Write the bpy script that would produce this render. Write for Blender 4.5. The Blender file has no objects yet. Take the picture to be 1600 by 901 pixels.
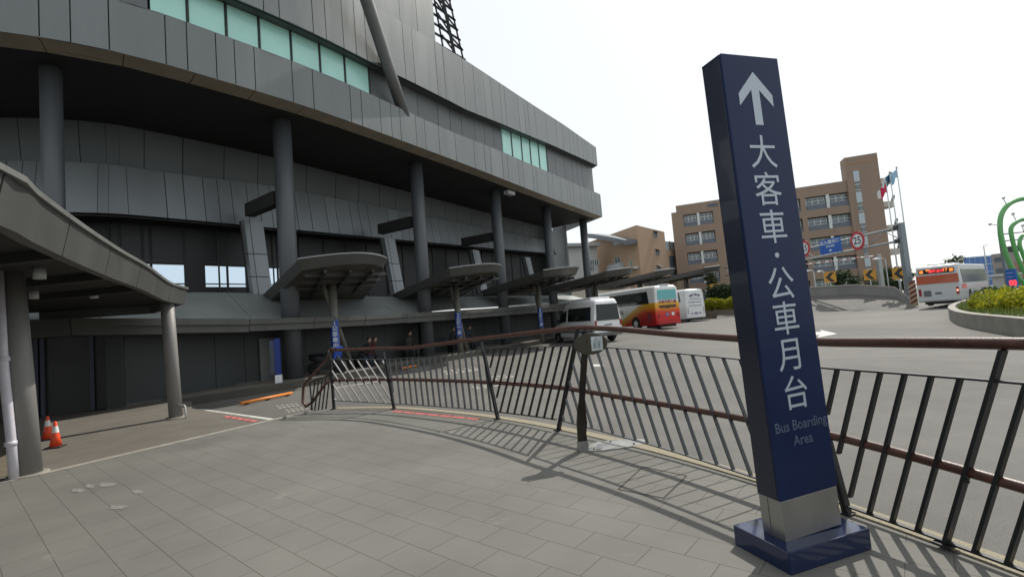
import bpy, bmesh, math, random
from mathutils import Vector, Matrix
random.seed(7)
SC = bpy.context.scene
COL = SC.collection
PI = math.pi

# ------------------------------------------------------------------ camera
FPX, PITCH, ROLL = 750.0, math.radians(3.7), math.radians(4.7)
EYE = Vector((0, 0, 1.6))
_F = Vector((0, math.cos(PITCH), math.sin(PITCH)))
_U0 = Vector((0, -math.sin(PITCH), math.cos(PITCH)))
_R = Vector((1, 0, 0)) * math.cos(ROLL) - _U0 * math.sin(ROLL)
_U = Vector((1, 0, 0)) * math.sin(ROLL) + _U0 * math.cos(ROLL)
cd = bpy.data.cameras.new('camera')
cam = bpy.data.objects.new('camera', cd)
COL.objects.link(cam)
cd.sensor_width = 36.0
cd.lens = 36.0 * FPX / 1600.0
cd.clip_start = 0.05
cd.clip_end = 6000
M = Matrix((_R, _U, -_F)).transposed().to_4x4()
M.translation = EYE
cam.matrix_world = M
SC.camera = cam

# ------------------------------------------------------------------ light
SUN_TO = Vector((0.67, 0.742, 0)).normalized()
SUN_EL = math.radians(48.5)
w = bpy.data.worlds.new('World')
SC.world = w
w.use_nodes = True
nt = w.node_tree
sky = nt.nodes.new('ShaderNodeTexSky')
sky.sky_type = 'NISHITA'
sky.sun_disc = False
sky.sun_elevation = SUN_EL
sky.sun_rotation = math.atan2(SUN_TO.x, SUN_TO.y)
sky.air_density = 1.0
sky.dust_density = 2.0
sky.ozone_density = 1.0
bg = nt.nodes['Background']
bg.inputs['Strength'].default_value = 0.15
veil = nt.nodes.new('ShaderNodeMix')                         # bright summer haze whitens the whole sky
veil.data_type = 'RGBA'
veil.inputs['Factor'].default_value = 0.84
veil.inputs['B'].default_value = (6.75, 7.0, 7.1, 1)
nt.links.new(sky.outputs['Color'], veil.inputs['A'])
nt.links.new(veil.outputs['Result'], bg.inputs['Color'])
sl = bpy.data.lights.new('sun', 'SUN')
sl.energy = 4.2
sl.angle = math.radians(0.6)
sl.color = (1.0, 0.945, 0.86)
so = bpy.data.objects.new('sun', sl)
COL.objects.link(so)
sd = Vector((SUN_TO.x * math.cos(SUN_EL), SUN_TO.y * math.cos(SUN_EL), math.sin(SUN_EL)))
so.rotation_euler = sd.to_track_quat('Z', 'Y').to_euler()
SC.view_settings.view_transform = 'Standard'
SC.view_settings.look = 'None'
SC.view_settings.exposure = 0.0
SC.view_settings.gamma = 1.0
try:
    SC.cycles.max_bounces = 6
    SC.cycles.use_denoising = True
except Exception:
    pass

# ------------------------------------------------------------------ survey helpers: photo bearing -> point in the world
def ray(px, py):
    return _F + _R * ((px - 800) / FPX) + _U * ((450.5 - py) / FPX)

def G(px, py, z=0.0):
    d = ray(px, py)
    return EYE + d * ((z - 1.6) / d.z)

def D(px, py, y):
    d = ray(px, py)
    return EYE + d * (y / d.y)

class Curve:
    def __init__(s, pts, n=12):
        P = [Vector(p) for p in pts]
        P = [2 * P[0] - P[1]] + P + [2 * P[-1] - P[-2]]
        s.p = []
        for i in range(1, len(P) - 2):
            a, b, c, d = P[i - 1:i + 3]
            for k in range(n):
                t = k / n
                s.p.append(.5 * ((2 * b) + (c - a) * t + (2 * a - 5 * b + 4 * c - d) * t * t + (3 * b - a - 3 * c + d) * t ** 3))
        s.p.append(P[-2])
        s.t = [0.0]
        for a, b in zip(s.p, s.p[1:]):
            s.t.append(s.t[-1] + (b - a).length)
        s.L = s.t[-1]

    def frame(s, t):
        t = max(0.0, min(s.L - 1e-6, t))
        lo, hi = 0, len(s.t) - 1
        while hi - lo > 1:
            m = (lo + hi) // 2
            if s.t[m] <= t: lo = m
            else: hi = m
        i = lo
        k = (t - s.t[i]) / (s.t[i + 1] - s.t[i])
        q = s.p[i].lerp(s.p[i + 1], k)
        tg = lambda j: (s.p[min(len(s.p) - 1, j + 1)] - s.p[max(0, j - 1)]).normalized()
        T = tg(i).lerp(tg(i + 1), k).normalized()
        return q, T, Vector((-T.y, T.x))

    def at(s, t, off=0.0, z=0.0):
        q, T, N = s.frame(t)
        q = q + N * off
        return Vector((q.x, q.y, z))

# ------------------------------------------------------------------ materials
_mats = {}
def new_mat(name):
    m = bpy.data.materials.new(name)
    m.use_nodes = True
    return m, m.node_tree, m.node_tree.nodes['Principled BSDF']

def pmat(name, col, rough=.6, metal=0.0, var=0.0, nscale=4.0, bump=0.0, bscale=60.0, spec=.5, coat=0.0, island=0.0, emit=None, estr=0.0, streak=0.0):
    """painted / metal / concrete surface with procedural unevenness"""
    if name in _mats: return _mats[name]
    m, t, b = new_mat(name)
    N, L = t.nodes, t.links
    b.inputs['Roughness'].default_value = rough
    b.inputs['Metallic'].default_value = metal
    b.inputs['Specular IOR Level'].default_value = spec
    b.inputs['Coat Weight'].default_value = coat
    b.inputs['Base Color'].default_value = (*col, 1)
    tc = N.new('ShaderNodeTexCoord')
    val = None
    if var > 0:
        mp = N.new('ShaderNodeMapping')
        mp.inputs['Scale'].default_value = (1, 1, .12 if streak else 1)
        L.new(tc.outputs['Object'], mp.inputs['Vector'])
        nz = N.new('ShaderNodeTexNoise')
        nz.inputs['Scale'].default_value = nscale
        nz.inputs['Detail'].default_value = 6
        nz.inputs['Roughness'].default_value = .6
        L.new(mp.outputs['Vector'], nz.inputs['Vector'])
        mr = N.new('ShaderNodeMapRange')
        mr.inputs['From Min'].default_value = .3
        mr.inputs['From Max'].default_value = .7
        mr.inputs['To Min'].default_value = 1 - var
        mr.inputs['To Max'].default_value = 1 + var
        L.new(nz.outputs['Fac'], mr.inputs['Value'])
        val = mr.outputs['Result']
        rr = N.new('ShaderNodeMapRange')
        rr.inputs['To Min'].default_value = max(0, rough - .12)
        rr.inputs['To Max'].default_value = min(1, rough + .12)
        L.new(nz.outputs['Fac'], rr.inputs['Value'])
        L.new(rr.outputs['Result'], b.inputs['Roughness'])
    if island > 0:
        g = N.new('ShaderNodeNewGeometry')
        mr = N.new('ShaderNodeMapRange')
        mr.inputs['To Min'].default_value = 1 - island
        mr.inputs['To Max'].default_value = 1 + island
        L.new(g.outputs['Random Per Island'], mr.inputs['Value'])
        if val is not None:
            mu = N.new('ShaderNodeMath'); mu.operation = 'MULTIPLY'
            L.new(val, mu.inputs[0]); L.new(mr.outputs['Result'], mu.inputs[1])
            val = mu.outputs[0]
        else:
            val = mr.outputs['Result']
    if val is not None:
        mx = N.new('ShaderNodeVectorMath'); mx.operation = 'SCALE'
        mx.inputs[0].default_value = col
        L.new(val, mx.inputs['Scale'])
        L.new(mx.outputs['Vector'], b.inputs['Base Color'])
    if bump > 0:
        nb = N.new('ShaderNodeTexNoise')
        nb.inputs['Scale'].default_value = bscale
        nb.inputs['Detail'].default_value = 4
        L.new(tc.outputs['Object'], nb.inputs['Vector'])
        bp = N.new('ShaderNodeBump')
        bp.inputs['Strength'].default_value = bump
        bp.inputs['Distance'].default_value = .01
        L.new(nb.outputs['Fac'], bp.inputs['Height'])
        L.new(bp.outputs['Normal'], b.inputs['Normal'])
    if emit:
        b.inputs['Emission Color'].default_value = (*emit, 1)
        b.inputs['Emission Strength'].default_value = estr
    _mats[name] = m
    return m

def paving_mat(name, col, joint, ang, bw, rh, mortar, var=.17):
    m, t, b = new_mat(name)
    N, L = t.nodes, t.links
    tc = N.new('ShaderNodeTexCoord')
    mp = N.new('ShaderNodeMapping')
    mp.inputs['Rotation'].default_value = (0, 0, ang)
    L.new(tc.outputs['Object'], mp.inputs['Vector'])
    br = N.new('ShaderNodeTexBrick')
    br.inputs['Scale'].default_value = 1
    br.inputs['Brick Width'].default_value = bw
    br.inputs['Row Height'].default_value = rh
    br.inputs['Mortar Size'].default_value = mortar
    br.inputs['Mortar Smooth'].default_value = .3
    br.inputs['Color1'].default_value = (*[c * .975 for c in col], 1)
    br.inputs['Color2'].default_value = (*[c * 1.025 for c in col], 1)
    br.inputs['Mortar'].default_value = (*joint, 1)
    L.new(mp.outputs['Vector'], br.inputs['Vector'])
    n1 = N.new('ShaderNodeTexNoise'); n1.inputs['Scale'].default_value = .7; n1.inputs['Detail'].default_value = 7
    n2 = N.new('ShaderNodeTexNoise'); n2.inputs['Scale'].default_value = 160; n2.inputs['Detail'].default_value = 3
    L.new(tc.outputs['Object'], n1.inputs['Vector']); L.new(tc.outputs['Object'], n2.inputs['Vector'])
    r1 = N.new('ShaderNodeMapRange'); r1.inputs['From Min'].default_value = .3; r1.inputs['From Max'].default_value = .7
    r1.inputs['To Min'].default_value = 1 - var; r1.inputs['To Max'].default_value = 1 + var
    L.new(n1.outputs['Fac'], r1.inputs['Value'])
    r2 = N.new('ShaderNodeMapRange'); r2.inputs['From Min'].default_value = .3; r2.inputs['From Max'].default_value = .7
    r2.inputs['To Min'].default_value = .88; r2.inputs['To Max'].default_value = 1.12
    L.new(n2.outputs['Fac'], r2.inputs['Value'])
    mu = N.new('ShaderNodeMath'); mu.operation = 'MULTIPLY'
    L.new(r1.outputs['Result'], mu.inputs[0]); L.new(r2.outputs['Result'], mu.inputs[1])
    sc = N.new('ShaderNodeVectorMath'); sc.operation = 'SCALE'
    L.new(br.outputs['Color'], sc.inputs[0]); L.new(mu.outputs[0], sc.inputs['Scale'])
    # old pale spills and scuffs with a shape of their own
    n3 = N.new('ShaderNodeTexNoise'); n3.inputs['Scale'].default_value = 1.7; n3.inputs['Detail'].default_value = 8; n3.inputs['Roughness'].default_value = .65
    L.new(tc.outputs['Object'], n3.inputs['Vector'])
    r3 = N.new('ShaderNodeMapRange'); r3.inputs['From Min'].default_value = .63; r3.inputs['From Max'].default_value = .72; r3.inputs['To Max'].default_value = .42
    L.new(n3.outputs['Fac'], r3.inputs['Value'])
    mix = N.new('ShaderNodeMix'); mix.data_type = 'RGBA'
    L.new(r3.outputs['Result'], mix.inputs['Factor']); L.new(sc.outputs['Vector'], mix.inputs['A'])
    mix.inputs['B'].default_value = (*[min(1, c * 1.7) for c in col], 1)
    L.new(mix.outputs['Result'], b.inputs['Base Color'])
    b.inputs['Roughness'].default_value = .78
    b.inputs['Specular IOR Level'].default_value = .3
    bp = N.new('ShaderNodeBump'); bp.inputs['Strength'].default_value = .35; bp.inputs['Distance'].default_value = .006
    ad = N.new('ShaderNodeMath'); ad.operation = 'MULTIPLY_ADD'
    L.new(n2.outputs['Fac'], ad.inputs[0]); ad.inputs[1].default_value = .35
    inv = N.new('ShaderNodeMath'); inv.operation = 'SUBTRACT'; inv.inputs[0].default_value = 1
    L.new(br.outputs['Fac'], inv.inputs[1]); L.new(inv.outputs[0], ad.inputs[2])
    L.new(ad.outputs[0], bp.inputs['Height']); L.new(bp.outputs['Normal'], b.inputs['Normal'])
    return m

def asphalt_mat(name, col):
    m, t, b = new_mat(name)
    N, L = t.nodes, t.links
    tc = N.new('ShaderNodeTexCoord')
    def noise(s, d, lo, hi):
        n = N.new('ShaderNodeTexNoise'); n.inputs['Scale'].default_value = s; n.inputs['Detail'].default_value = d
        L.new(tc.outputs['Object'], n.inputs['Vector'])
        r = N.new('ShaderNodeMapRange'); r.inputs['From Min'].default_value = .3; r.inputs['From Max'].default_value = .7
        r.inputs['To Min'].default_value = lo; r.inputs['To Max'].default_value = hi
        L.new(n.outputs['Fac'], r.inputs['Value'])
        return n, r
    n1, r1 = noise(.16, 8, .80, 1.18)
    n2, r2 = noise(1.7, 8, .88, 1.10)
    n3, r3 = noise(190, 2, .72, 1.28)
    a = N.new('ShaderNodeMath'); a.operation = 'MULTIPLY'; L.new(r1.outputs[0], a.inputs[0]); L.new(r2.outputs[0], a.inputs[1])
    c = N.new('ShaderNodeMath'); c.operation = 'MULTIPLY'; L.new(a.outputs[0], c.inputs[0]); L.new(r3.outputs[0], c.inputs[1])
    s = N.new('ShaderNodeVectorMath'); s.operation = 'SCALE'; s.inputs[0].default_value = col
    L.new(c.outputs[0], s.inputs['Scale']); L.new(s.outputs['Vector'], b.inputs['Base Color'])
    b.inputs['Roughness'].default_value = .8
    b.inputs['Specular IOR Level'].default_value = .3
    bp = N.new('ShaderNodeBump'); bp.inputs['Strength'].default_value = .5; bp.inputs['Distance'].default_value = .006
    L.new(n3.outputs['Fac'], bp.inputs['Height']); L.new(bp.outputs['Normal'], b.inputs['Normal'])
    return m

def leaf_mat(name, c1, c2):
    m, t, b = new_mat(name)
    N, L = t.nodes, t.links
    g = N.new('ShaderNodeNewGeometry')
    r = N.new('ShaderNodeValToRGB')
    r.color_ramp.elements[0].color = (*c1, 1); r.color_ramp.elements[1].color = (*c2, 1)
    L.new(g.outputs['Random Per Island'], r.inputs['Fac'])
    L.new(r.outputs['Color'], b.inputs['Base Color'])
    b.inputs['Roughness'].default_value = .55
    b.inputs['Specular IOR Level'].default_value = .3
    tr = N.new('ShaderNodeBsdfTranslucent')
    L.new(r.outputs['Color'], tr.inputs['Color'])
    mx = N.new('ShaderNodeMixShader'); mx.inputs['Fac'].default_value = .35
    L.new(b.outputs[0], mx.inputs[1]); L.new(tr.outputs[0], mx.inputs[2])
    L.new(mx.outputs[0], N['Material Output'].inputs['Surface'])
    return m

def glass_mat(name, tint, mixf):
    m, t, b = new_mat(name)
    N, L = t.nodes, t.links
    tr = N.new('ShaderNodeBsdfTransparent'); tr.inputs['Color'].default_value = (*tint, 1)
    b.inputs['Base Color'].default_value = (.02, .03, .03, 1); b.inputs['Roughness'].default_value = .05
    mx = N.new('ShaderNodeMixShader'); mx.inputs['Fac'].default_value = mixf
    L.new(tr.outputs[0], mx.inputs[1]); L.new(b.outputs[0], mx.inputs[2])
    L.new(mx.outputs[0], N['Material Output'].inputs['Surface'])
    return m

PANEL = pmat('aluminium_panel', (.155, .169, .168), .40, .25, .10, 1.3, .02, 5, island=.05, streak=1)
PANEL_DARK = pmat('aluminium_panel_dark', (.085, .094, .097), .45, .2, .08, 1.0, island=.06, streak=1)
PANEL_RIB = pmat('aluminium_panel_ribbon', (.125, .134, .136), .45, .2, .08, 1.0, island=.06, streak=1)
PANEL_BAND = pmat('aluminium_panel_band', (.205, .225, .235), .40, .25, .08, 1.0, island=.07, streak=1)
SEAM = pmat('panel_seam', (.02, .022, .024), .8)
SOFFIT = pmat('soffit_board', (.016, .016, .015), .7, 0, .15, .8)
LIP = pmat('soffit_lip_panel', (.30, .25, .185), .5, .1, .12, 1.5, island=.06)  # warm pale tone carries the light bounced up from the ground
CONC = pmat('grey_concrete', (.095, .097, .090), .85, 0, .16, 1.6, .2, 40, streak=1)
WALLM = pmat('dark_wall_panel', (.032, .037, .037), .6, .1, .12, 1.2, island=.05, streak=1)
COLM = pmat('column_paint', (.080, .087, .094), .5, .2, .10, 2.0, .05, 80, streak=1)
TEAL = pmat('teal_glazing', (.42, .76, .68), .22, 0, .06, .6, spec=.6, island=.03)
FRAME = pmat('dark_frame', (.045, .05, .05), .5, .3)
BLACK = pmat('black_metal', (.022, .023, .024), .45, .4, .15, 8)
STEEL_D = pmat('dark_steel', (.05, .05, .052), .45, .6)
TILE = paving_mat('plaza_tile', (.143, .141, .127), (.084, .081, .070), math.radians(40), .44, .28, .004)
APRON = asphalt_mat('brown_paving', (.150, .138, .118))
TACT = paving_mat('tactile_paving', (.20, .17, .12), (.09, .075, .055), math.radians(10), .06, .3, .012, .1)
ASPH = asphalt_mat('asphalt', (.118, .115, .106))
DIRT = asphalt_mat('far_ground', (.12, .125, .10))
KERB = pmat('kerb_stone', (.27, .255, .22), .85, 0, .18, 5, .3, 90)
PEBBLE = pmat('pebble_kerb', (.27, .24, .17), .9, 0, .35, 70, .6, 120)
WHITE_P = pmat('white_road_paint', (.50, .50, .46), .7, 0, .25, 6)
WORN_P = pmat('worn_road_paint', (.29, .285, .25), .75, 0, .3, 9)
RED_P = pmat('red_road_paint', (.50, .13, .12), .75, 0, .35, 9)
ORANGE = pmat('orange_plastic', (.62, .20, .03), .5, 0, .15, 5)
RUST = pmat('brown_handrail', (.066, .026, .017), .42, 0, .3, 11, .15, 60, coat=.15)
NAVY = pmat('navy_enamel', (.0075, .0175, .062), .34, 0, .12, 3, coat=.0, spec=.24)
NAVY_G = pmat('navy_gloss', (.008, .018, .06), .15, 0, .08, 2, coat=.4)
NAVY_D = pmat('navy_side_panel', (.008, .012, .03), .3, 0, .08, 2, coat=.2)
STAIN = pmat('brushed_stainless', (.36, .36, .35), .34, .85, .10, 4, streak=1)
LETTER = pmat('silver_lettering', (.42, .47, .53), .45, .2)
LETTER_D = pmat('darker_lettering', (.075, .10, .16), .45)  # darker tone for the two small lines
WHITE = pmat('white_paint', (.74, .75, .75), .35, 0, .05, 2, coat=.3)
GREYW = pmat('grey_white_paint', (.50, .52, .53), .4, 0, .05, 2)
PIPE = pmat('pale_pipe', (.55, .53, .58), .4, 0, .1, 6)
GLASS_D = pmat('dark_vehicle_glass', (.012, .016, .017), .10, 0, spec=.45)
TYRE = pmat('tyre_rubber', (.018, .018, .018), .9)
RIM = pmat('wheel_rim', (.45, .45, .46), .35, .7)
RED = pmat('red_paint', (.55, .02, .02), .35, coat=.3)
YEL = pmat('yellow_sign', (.52, .26, .03), .5)
BLUE = pmat('blue_sign', (.012, .10, .42), .4)
BLUE_V = pmat('blue_vinyl', (.01, .045, .30), .35)
GREEN = pmat('green_tube', (.10, .34, .10), .35, .1, .08, 1, coat=.3)

# ------------------------------------------------------------------ object helpers
def tag(o, label=None, cat=None, group=None, kind=None):
    if label: o['label'] = label
    if cat: o['category'] = cat
    if group: o['group'] = group
    if kind: o['kind'] = kind
    return o

def thing(name, loc, label, cat, group=None, rz=0.0):
    o = bpy.data.objects.new(name, None)
    o.empty_display_size = .3
    COL.objects.link(o)
    o.location = loc
    o.rotation_euler = (0, 0, rz)
    return tag(o, label, cat, group)

class MB:
    """collects shapes, then links them as one mesh object"""
    def __init__(s):
        s.v, s.f, s.mi, s.sm = [], [], [], []

    def add(s, vs, fs, mi=0, smooth=False):
        k = len(s.v)
        s.v += [tuple(v) for v in vs]
        for f in fs:
            s.f.append([i + k for i in f]); s.mi.append(mi); s.sm.append(smooth)

    def box(s, c, size, rz=0.0, mi=0, M3=None):
        hx, hy, hz = size[0] / 2, size[1] / 2, size[2] / 2
        R = M3 or Matrix.Rotation(rz, 3, 'Z')
        c = Vector(c)
        vs = [c + R @ Vector((x, y, z)) for z in (-hz, hz) for x, y in ((-hx, -hy), (hx, -hy), (hx, hy), (-hx, hy))]
        s.add(vs, [(3, 2, 1, 0), (4, 5, 6, 7), (0, 1, 5, 4), (1, 2, 6, 5), (2, 3, 7, 6), (3, 0, 4, 7)], mi)

    def bar(s, a, b, wd, th, up=(0, 0, 1), mi=0):
        """flat bar from a to b: width wd across, thickness th along 'up'-side"""
        a, b = Vector(a), Vector(b)
        d = (b - a); Ln = d.length
        if Ln < 1e-6: return
        d.normalize(); u = Vector(up)
        x = d.cross(u)
        if x.length < 1e-4: x = d.cross(Vector((1, 0, 0)))
        x.normalize(); y = x.cross(d).normalized()
        R = Matrix((x, d, y)).transposed()
        s.box((a + b) / 2, (wd, Ln, th), 0, mi, R)

    def tube(s, pts, r, n=10, mi=0, caps=True):
        pts = [Vector(p) for p in pts]
        rs = r if isinstance(r, (list, tuple)) else [r] * len(pts)
        k = len(s.v)
        prevx = None
        for i, p in enumerate(pts):
            d = (pts[min(i + 1, len(pts) - 1)] - pts[max(i - 1, 0)]).normalized()
            if prevx is None:
                x = d.cross(Vector((0, 0, 1)))
                if x.length < 1e-3: x = d.cross(Vector((0, 1, 0)))
            else:
                x = prevx - d * prevx.dot(d)
            x.normalize(); prevx = x
            y = d.cross(x)
            for j in range(n):
                a = 2 * PI * j / n
                s.v.append(tuple(p + (x * math.cos(a) + y * math.sin(a)) * rs[i]))
        for i in range(len(pts) - 1):
            for j in range(n):
                a, b = k + i * n + j, k + i * n + (j + 1) % n
                s.f.append([a, b, b + n, a + n]); s.mi.append(mi); s.sm.append(True)
        if caps:
            s.f.append([k + j for j in range(n)][::-1]); s.mi.append(mi); s.sm.append(False)
            e = k + (len(pts) - 1) * n
            s.f.append([e + j for j in range(n)]); s.mi.append(mi); s.sm.append(False)

    def prism(s, poly, z0, z1, mi=0):
        """closed horizontal polygon extruded from z0 to z1"""
        n = len(poly)
        vs = [(p[0], p[1], z0) for p in poly] + [(p[0], p[1], z1) for p in poly]
        fs = [tuple(range(n))[::-1], tuple(range(n, 2 * n))] + [(i, (i + 1) % n, (i + 1) % n + n, i + n) for i in range(n)]
        s.add(vs, fs, mi)

    def quad(s, a, b, c, d, mi=0):
        s.add([a, b, c, d], [(0, 1, 2, 3)], mi)

    def slab(s, fr, back, mi=0):
        """two matching loops joined into a solid"""
        n = len(fr)
        s.add(list(fr) + list(back), [tuple(range(n)), tuple(range(n, 2 * n))[::-1]] + [(i, i + n, (i + 1) % n + n, (i + 1) % n) for i in range(n)], mi)

    def build(s, name, mats, parent=None, local=False, bevel=0.0, label=None, kind=None):
        me = bpy.data.meshes.new(name)
        me.from_pydata(s.v, [], s.f)
        ml = mats if isinstance(mats, (list, tuple)) else [mats]
        for m in ml: me.materials.append(m)
        for p, mi, sm in zip(me.polygons, s.mi, s.sm):
            p.material_index = mi; p.use_smooth = sm
        bm = bmesh.new(); bm.from_mesh(me)
        bmesh.ops.recalc_face_normals(bm, faces=bm.faces)
        if bevel > 0:
            es = [e for e in bm.edges if len(e.link_faces) == 2 and e.calc_face_angle(0) > .6 and not (e.link_faces[0].smooth and e.link_faces[1].smooth)]
            bmesh.ops.bevel(bm, geom=es, offset=bevel, segments=2, profile=.6, affect='EDGES', clamp_overlap=True)
        bm.to_mesh(me); bm.free()
        o = bpy.data.objects.new(name, me)
        COL.objects.link(o)
        if parent is not None:
            o.parent = parent
            if not local:
                o.location = -Vector(root_loc(parent))
        if label: o['label'] = label
        if kind: o['kind'] = kind
        return o

def root_loc(p):
    v = Vector((0, 0, 0))
    while p is not None:
        v = v + Vector(p.location); p = p.parent
    return v

def text_part(name, body, size, mat, parent, origin, right, up, depth=.004, local=False, bold=0.0, align='CENTER', xs=1.0):
    c = bpy.data.curves.new(name, 'FONT')
    c.body = body; c.size = size; c.align_x = align; c.align_y = 'CENTER'
    c.extrude = depth; c.offset = bold
    c.resolution_u = 3
    tmp = bpy.data.objects.new(name, c)
    COL.objects.link(tmp)
    dg = bpy.context.evaluated_depsgraph_get()
    me = bpy.data.meshes.new_from_object(tmp.evaluated_get(dg))
    COL.objects.unlink(tmp); bpy.data.objects.remove(tmp)
    r = Vector(right).normalized(); u = Vector(up).normalized(); nn = r.cross(u)
    T = Matrix((r * xs, u, nn)).transposed().to_4x4(); T.translation = Vector(origin)
    me.transform(T)
    me.materials.clear(); me.materials.append(mat)
    o = bpy.data.objects.new(name, me)
    COL.objects.link(o)
    o.parent = parent
    if not local: o.location = -root_loc(parent)
    return o

def copy_tree(o, parent=None):
    c = o.copy(); COL.objects.link(c)
    if parent is not None: c.parent = parent
    for ch in list(o.children): copy_tree(ch, c)
    return c

def grid_strip(mb, A, B, mi=0):
    for i in range(len(A) - 1): mb.quad(A[i], A[i + 1], B[i + 1], B[i], mi)

# ================================================================== GROUND
FAC = Curve([(-24, 9.8), (-19, 10.1), (-15, 10.8), (-12.5, 11.7), (-10.5, 12.95), (-8.7, 14.9), (-6.65, 17.5), (-4.5, 20.8), (-1.4, 25.8), (2.35, 32.1), (5.6, 37.4), (8.5, 42.0)])
FEN = Curve([(-4.05, 10.45), (-2.62, 9.85), (-1.45, 8.95), (-.41, 7.96), (.49, 6.85), (1.35, 5.55), (2.0, 4.3), (2.38, 3.35), (2.66, 2.4), (2.85, 1.2), (2.95, 0), (2.9, -3), (2.6, -7)])

b = MB()
b.quad((-900, -300, -.30), (900, -300, -.30), (900, 2500, -.30), (-900, 2500, -.30))
b.build('ground', DIRT, kind='structure')
b = MB()
b.prism([(-14, -8), (45, -8), (60, 20), (75, 62), (20, 75), (8, 56), (-14, 30), (-40, 24), (-40, -8)], -.29, -.15)
b.build('road', ASPH, kind='structure')

# paved plaza inside the fence
fc = [FEN.at(FEN.L * i / 60, .16) for i in range(61)]
stripA, stripB = G(62, 742), G(492, 641)
plaza = [(p.x, p.y) for p in fc] + [(-5, -7.5), (-12, -6), (-12.5, 1.0), (-9.2, 4.2), (stripA.x, stripA.y), (stripB.x, stripB.y)]
b = MB(); b.prism(plaza, -.28, 0.0); b.build('plaza_paving', TILE, kind='structure')
# pale border strip of the plaza
b = MB()
sdir = (stripB - stripA).normalized(); snor = Vector((-sdir.y, sdir.x, 0))
pp = [Vector((-12.5, 1.0, 0)), Vector((-9.2, 4.2, 0)), stripA, stripB]
for a, c in zip(pp, pp[1:]):
    d = (c - a).normalized(); n = Vector((-d.y, d.x, 0))
    nseg = max(1, int((c - a).length / .9))
    for i in range(nseg):
        s0 = a + (c - a) * (i / nseg) + d * .004; s1 = a + (c - a) * ((i + 1) / nseg) - d * .004
        b.prism([s0 + n * .004, s1 + n * .004, s1 + n * .15, s0 + n * .15][::-1], -.1, .006)
b.build('border_kerb', KERB, kind='structure')
# brown apron in front of the ground-floor wall
ap = [(-12.5, 1.2), (-9.25, 4.35), (stripA + snor * .155)[:2], (G(424, 655) + snor * .02)[:2], G(312, 639)[:2], G(300, 637)[:2]]
apron = ap + [(-11.0, 16.2), (-14, 13.5), (-20, 12.5), (-24, 2)]
b = MB(); b.prism(apron, -.2, -.008); b.build('apron_paving', APRON, kind='structure')
b = MB(); b.prism([G(-40, 700)[:2], G(30, 690)[:2], G(24, 738)[:2], G(-60, 760)[:2]][::-1], -.006, .0); b.build('tactile_path', TACT, kind='structure')
# pavement islands along the ground-floor wall
isl = [FAC.at(t, .35, .15) for t in [15.4 + i * .8 for i in range(42)]]
isl_in = [FAC.at(t, 3.4, .15) for t in [15.4 + i * .8 for i in range(42)]]
b = MB(); b.prism([p[:2] for p in isl] + [p[:2] for p in isl_in[::-1]], -.2, .10); b.build('pavement', APRON, kind='structure')
b = MB()
for i in range(len(isl) - 1):
    q = [isl[i], isl[i + 1], FAC.at(15.4 + (i + 1) * .8, .55), FAC.at(15.4 + i * .8, .55)]
    b.prism([x[:2] for x in q], -.14, .115)
b.build('pavement_kerb', CONC, kind='structure')
# raised plinth under the fence
b = MB()
fo = [FEN.at(FEN.L * i / 80, .17) for i in range(81)]; fi = [FEN.at(FEN.L * i / 80, .02) for i in range(81)]
for i in range(80):
    b.prism([fo[i][:2], fo[i + 1][:2], fi[i + 1][:2], fi[i][:2]], -.28, .012)
b.build('fence_kerb', PEBBLE, kind='structure')

b = MB(); AC = [G(1005, 729), G(966, 764), G(1037, 778), G(1073, 743)]
for a, c in zip(AC, AC[1:] + AC[:1]):
    n = (c - a).normalized().cross(Vector((0, 0, 1))) * .006
    b.quad(*[(p.x, p.y, .004) for p in (a - n, c - n, c + n, a + n)])
b.build('access_cover_joint', pmat('cover_joint', (.045, .035, .03), .9), kind='structure')
b = MB(); rs = random.Random(9)
for px, py, wpx in ((122, 766, 30), (168, 757, 34), (216, 768, 24), (183, 792, 38), (140, 759, 18)):
    a = G(px, py); pts = []
    for i in range(14):
        an = 2 * PI * i / 14; r_ = rs.uniform(.5, 1.0)
        q = G(px + wpx * .5 * math.cos(an) * r_, py + 4.5 * math.sin(an) * r_); pts.append((q.x, q.y, .0035))
    b.add(pts, [tuple(range(14))])
b.build('paint_spill', pmat('old_spill', (.185, .185, .172), .85, 0, .3, 25), kind='structure')
# painted markings on the road
def paint(name, polys, mat, z=-.146):
    m = MB()
    for P in polys: m.quad(*[(p.x, p.y, z) for p in P])
    return m.build(name, mat, kind='structure')
gz = lambda x, y: G(x, y, -.146)
arrow = MB(); A = [gz(1250, 519), gz(1284, 518), gz(1281, 515), gz(1308, 521), gz(1277, 527), gz(1281, 523), gz(1252, 524)]
arrow.add([(p.x, p.y, -.146) for p in A], [tuple(range(7))])
arrow.build('road_arrow_marking', WHITE_P, kind='structure')
b = MB()
for poly in ([(640, 576), (672, 571), (676, 575), (644, 580)], [(690, 580), (745, 573), (752, 577), (697, 585)], [(757, 590), (800, 584), (806, 588), (764, 594)],
             [(735, 604), (812, 594), (816, 597), (740, 608)], [(430, 634), (466, 629), (470, 633), (436, 638)], [(444, 640), (482, 634), (484, 638), (450, 644)]):
    # rows of worn painted characters: broken into dashes
    P = [gz(*q) for q in poly]
    for k in range(5):
        u0, u1 = k / 5 + .02, (k + .72) / 5
        for (v0, v1) in ((0, .3), (.6, 1)):
            qq = lambda u, v: (P[0].lerp(P[1], u)).lerp(P[3].lerp(P[2], u), v)
            b.quad(*[(p.x, p.y, -.146) for p in (qq(u0, v0), qq(u1, v0), qq(u1, v1), qq(u0, v1))])
b.build('road_lettering_marking', WORN_P, kind='structure')
b = MB()
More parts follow.
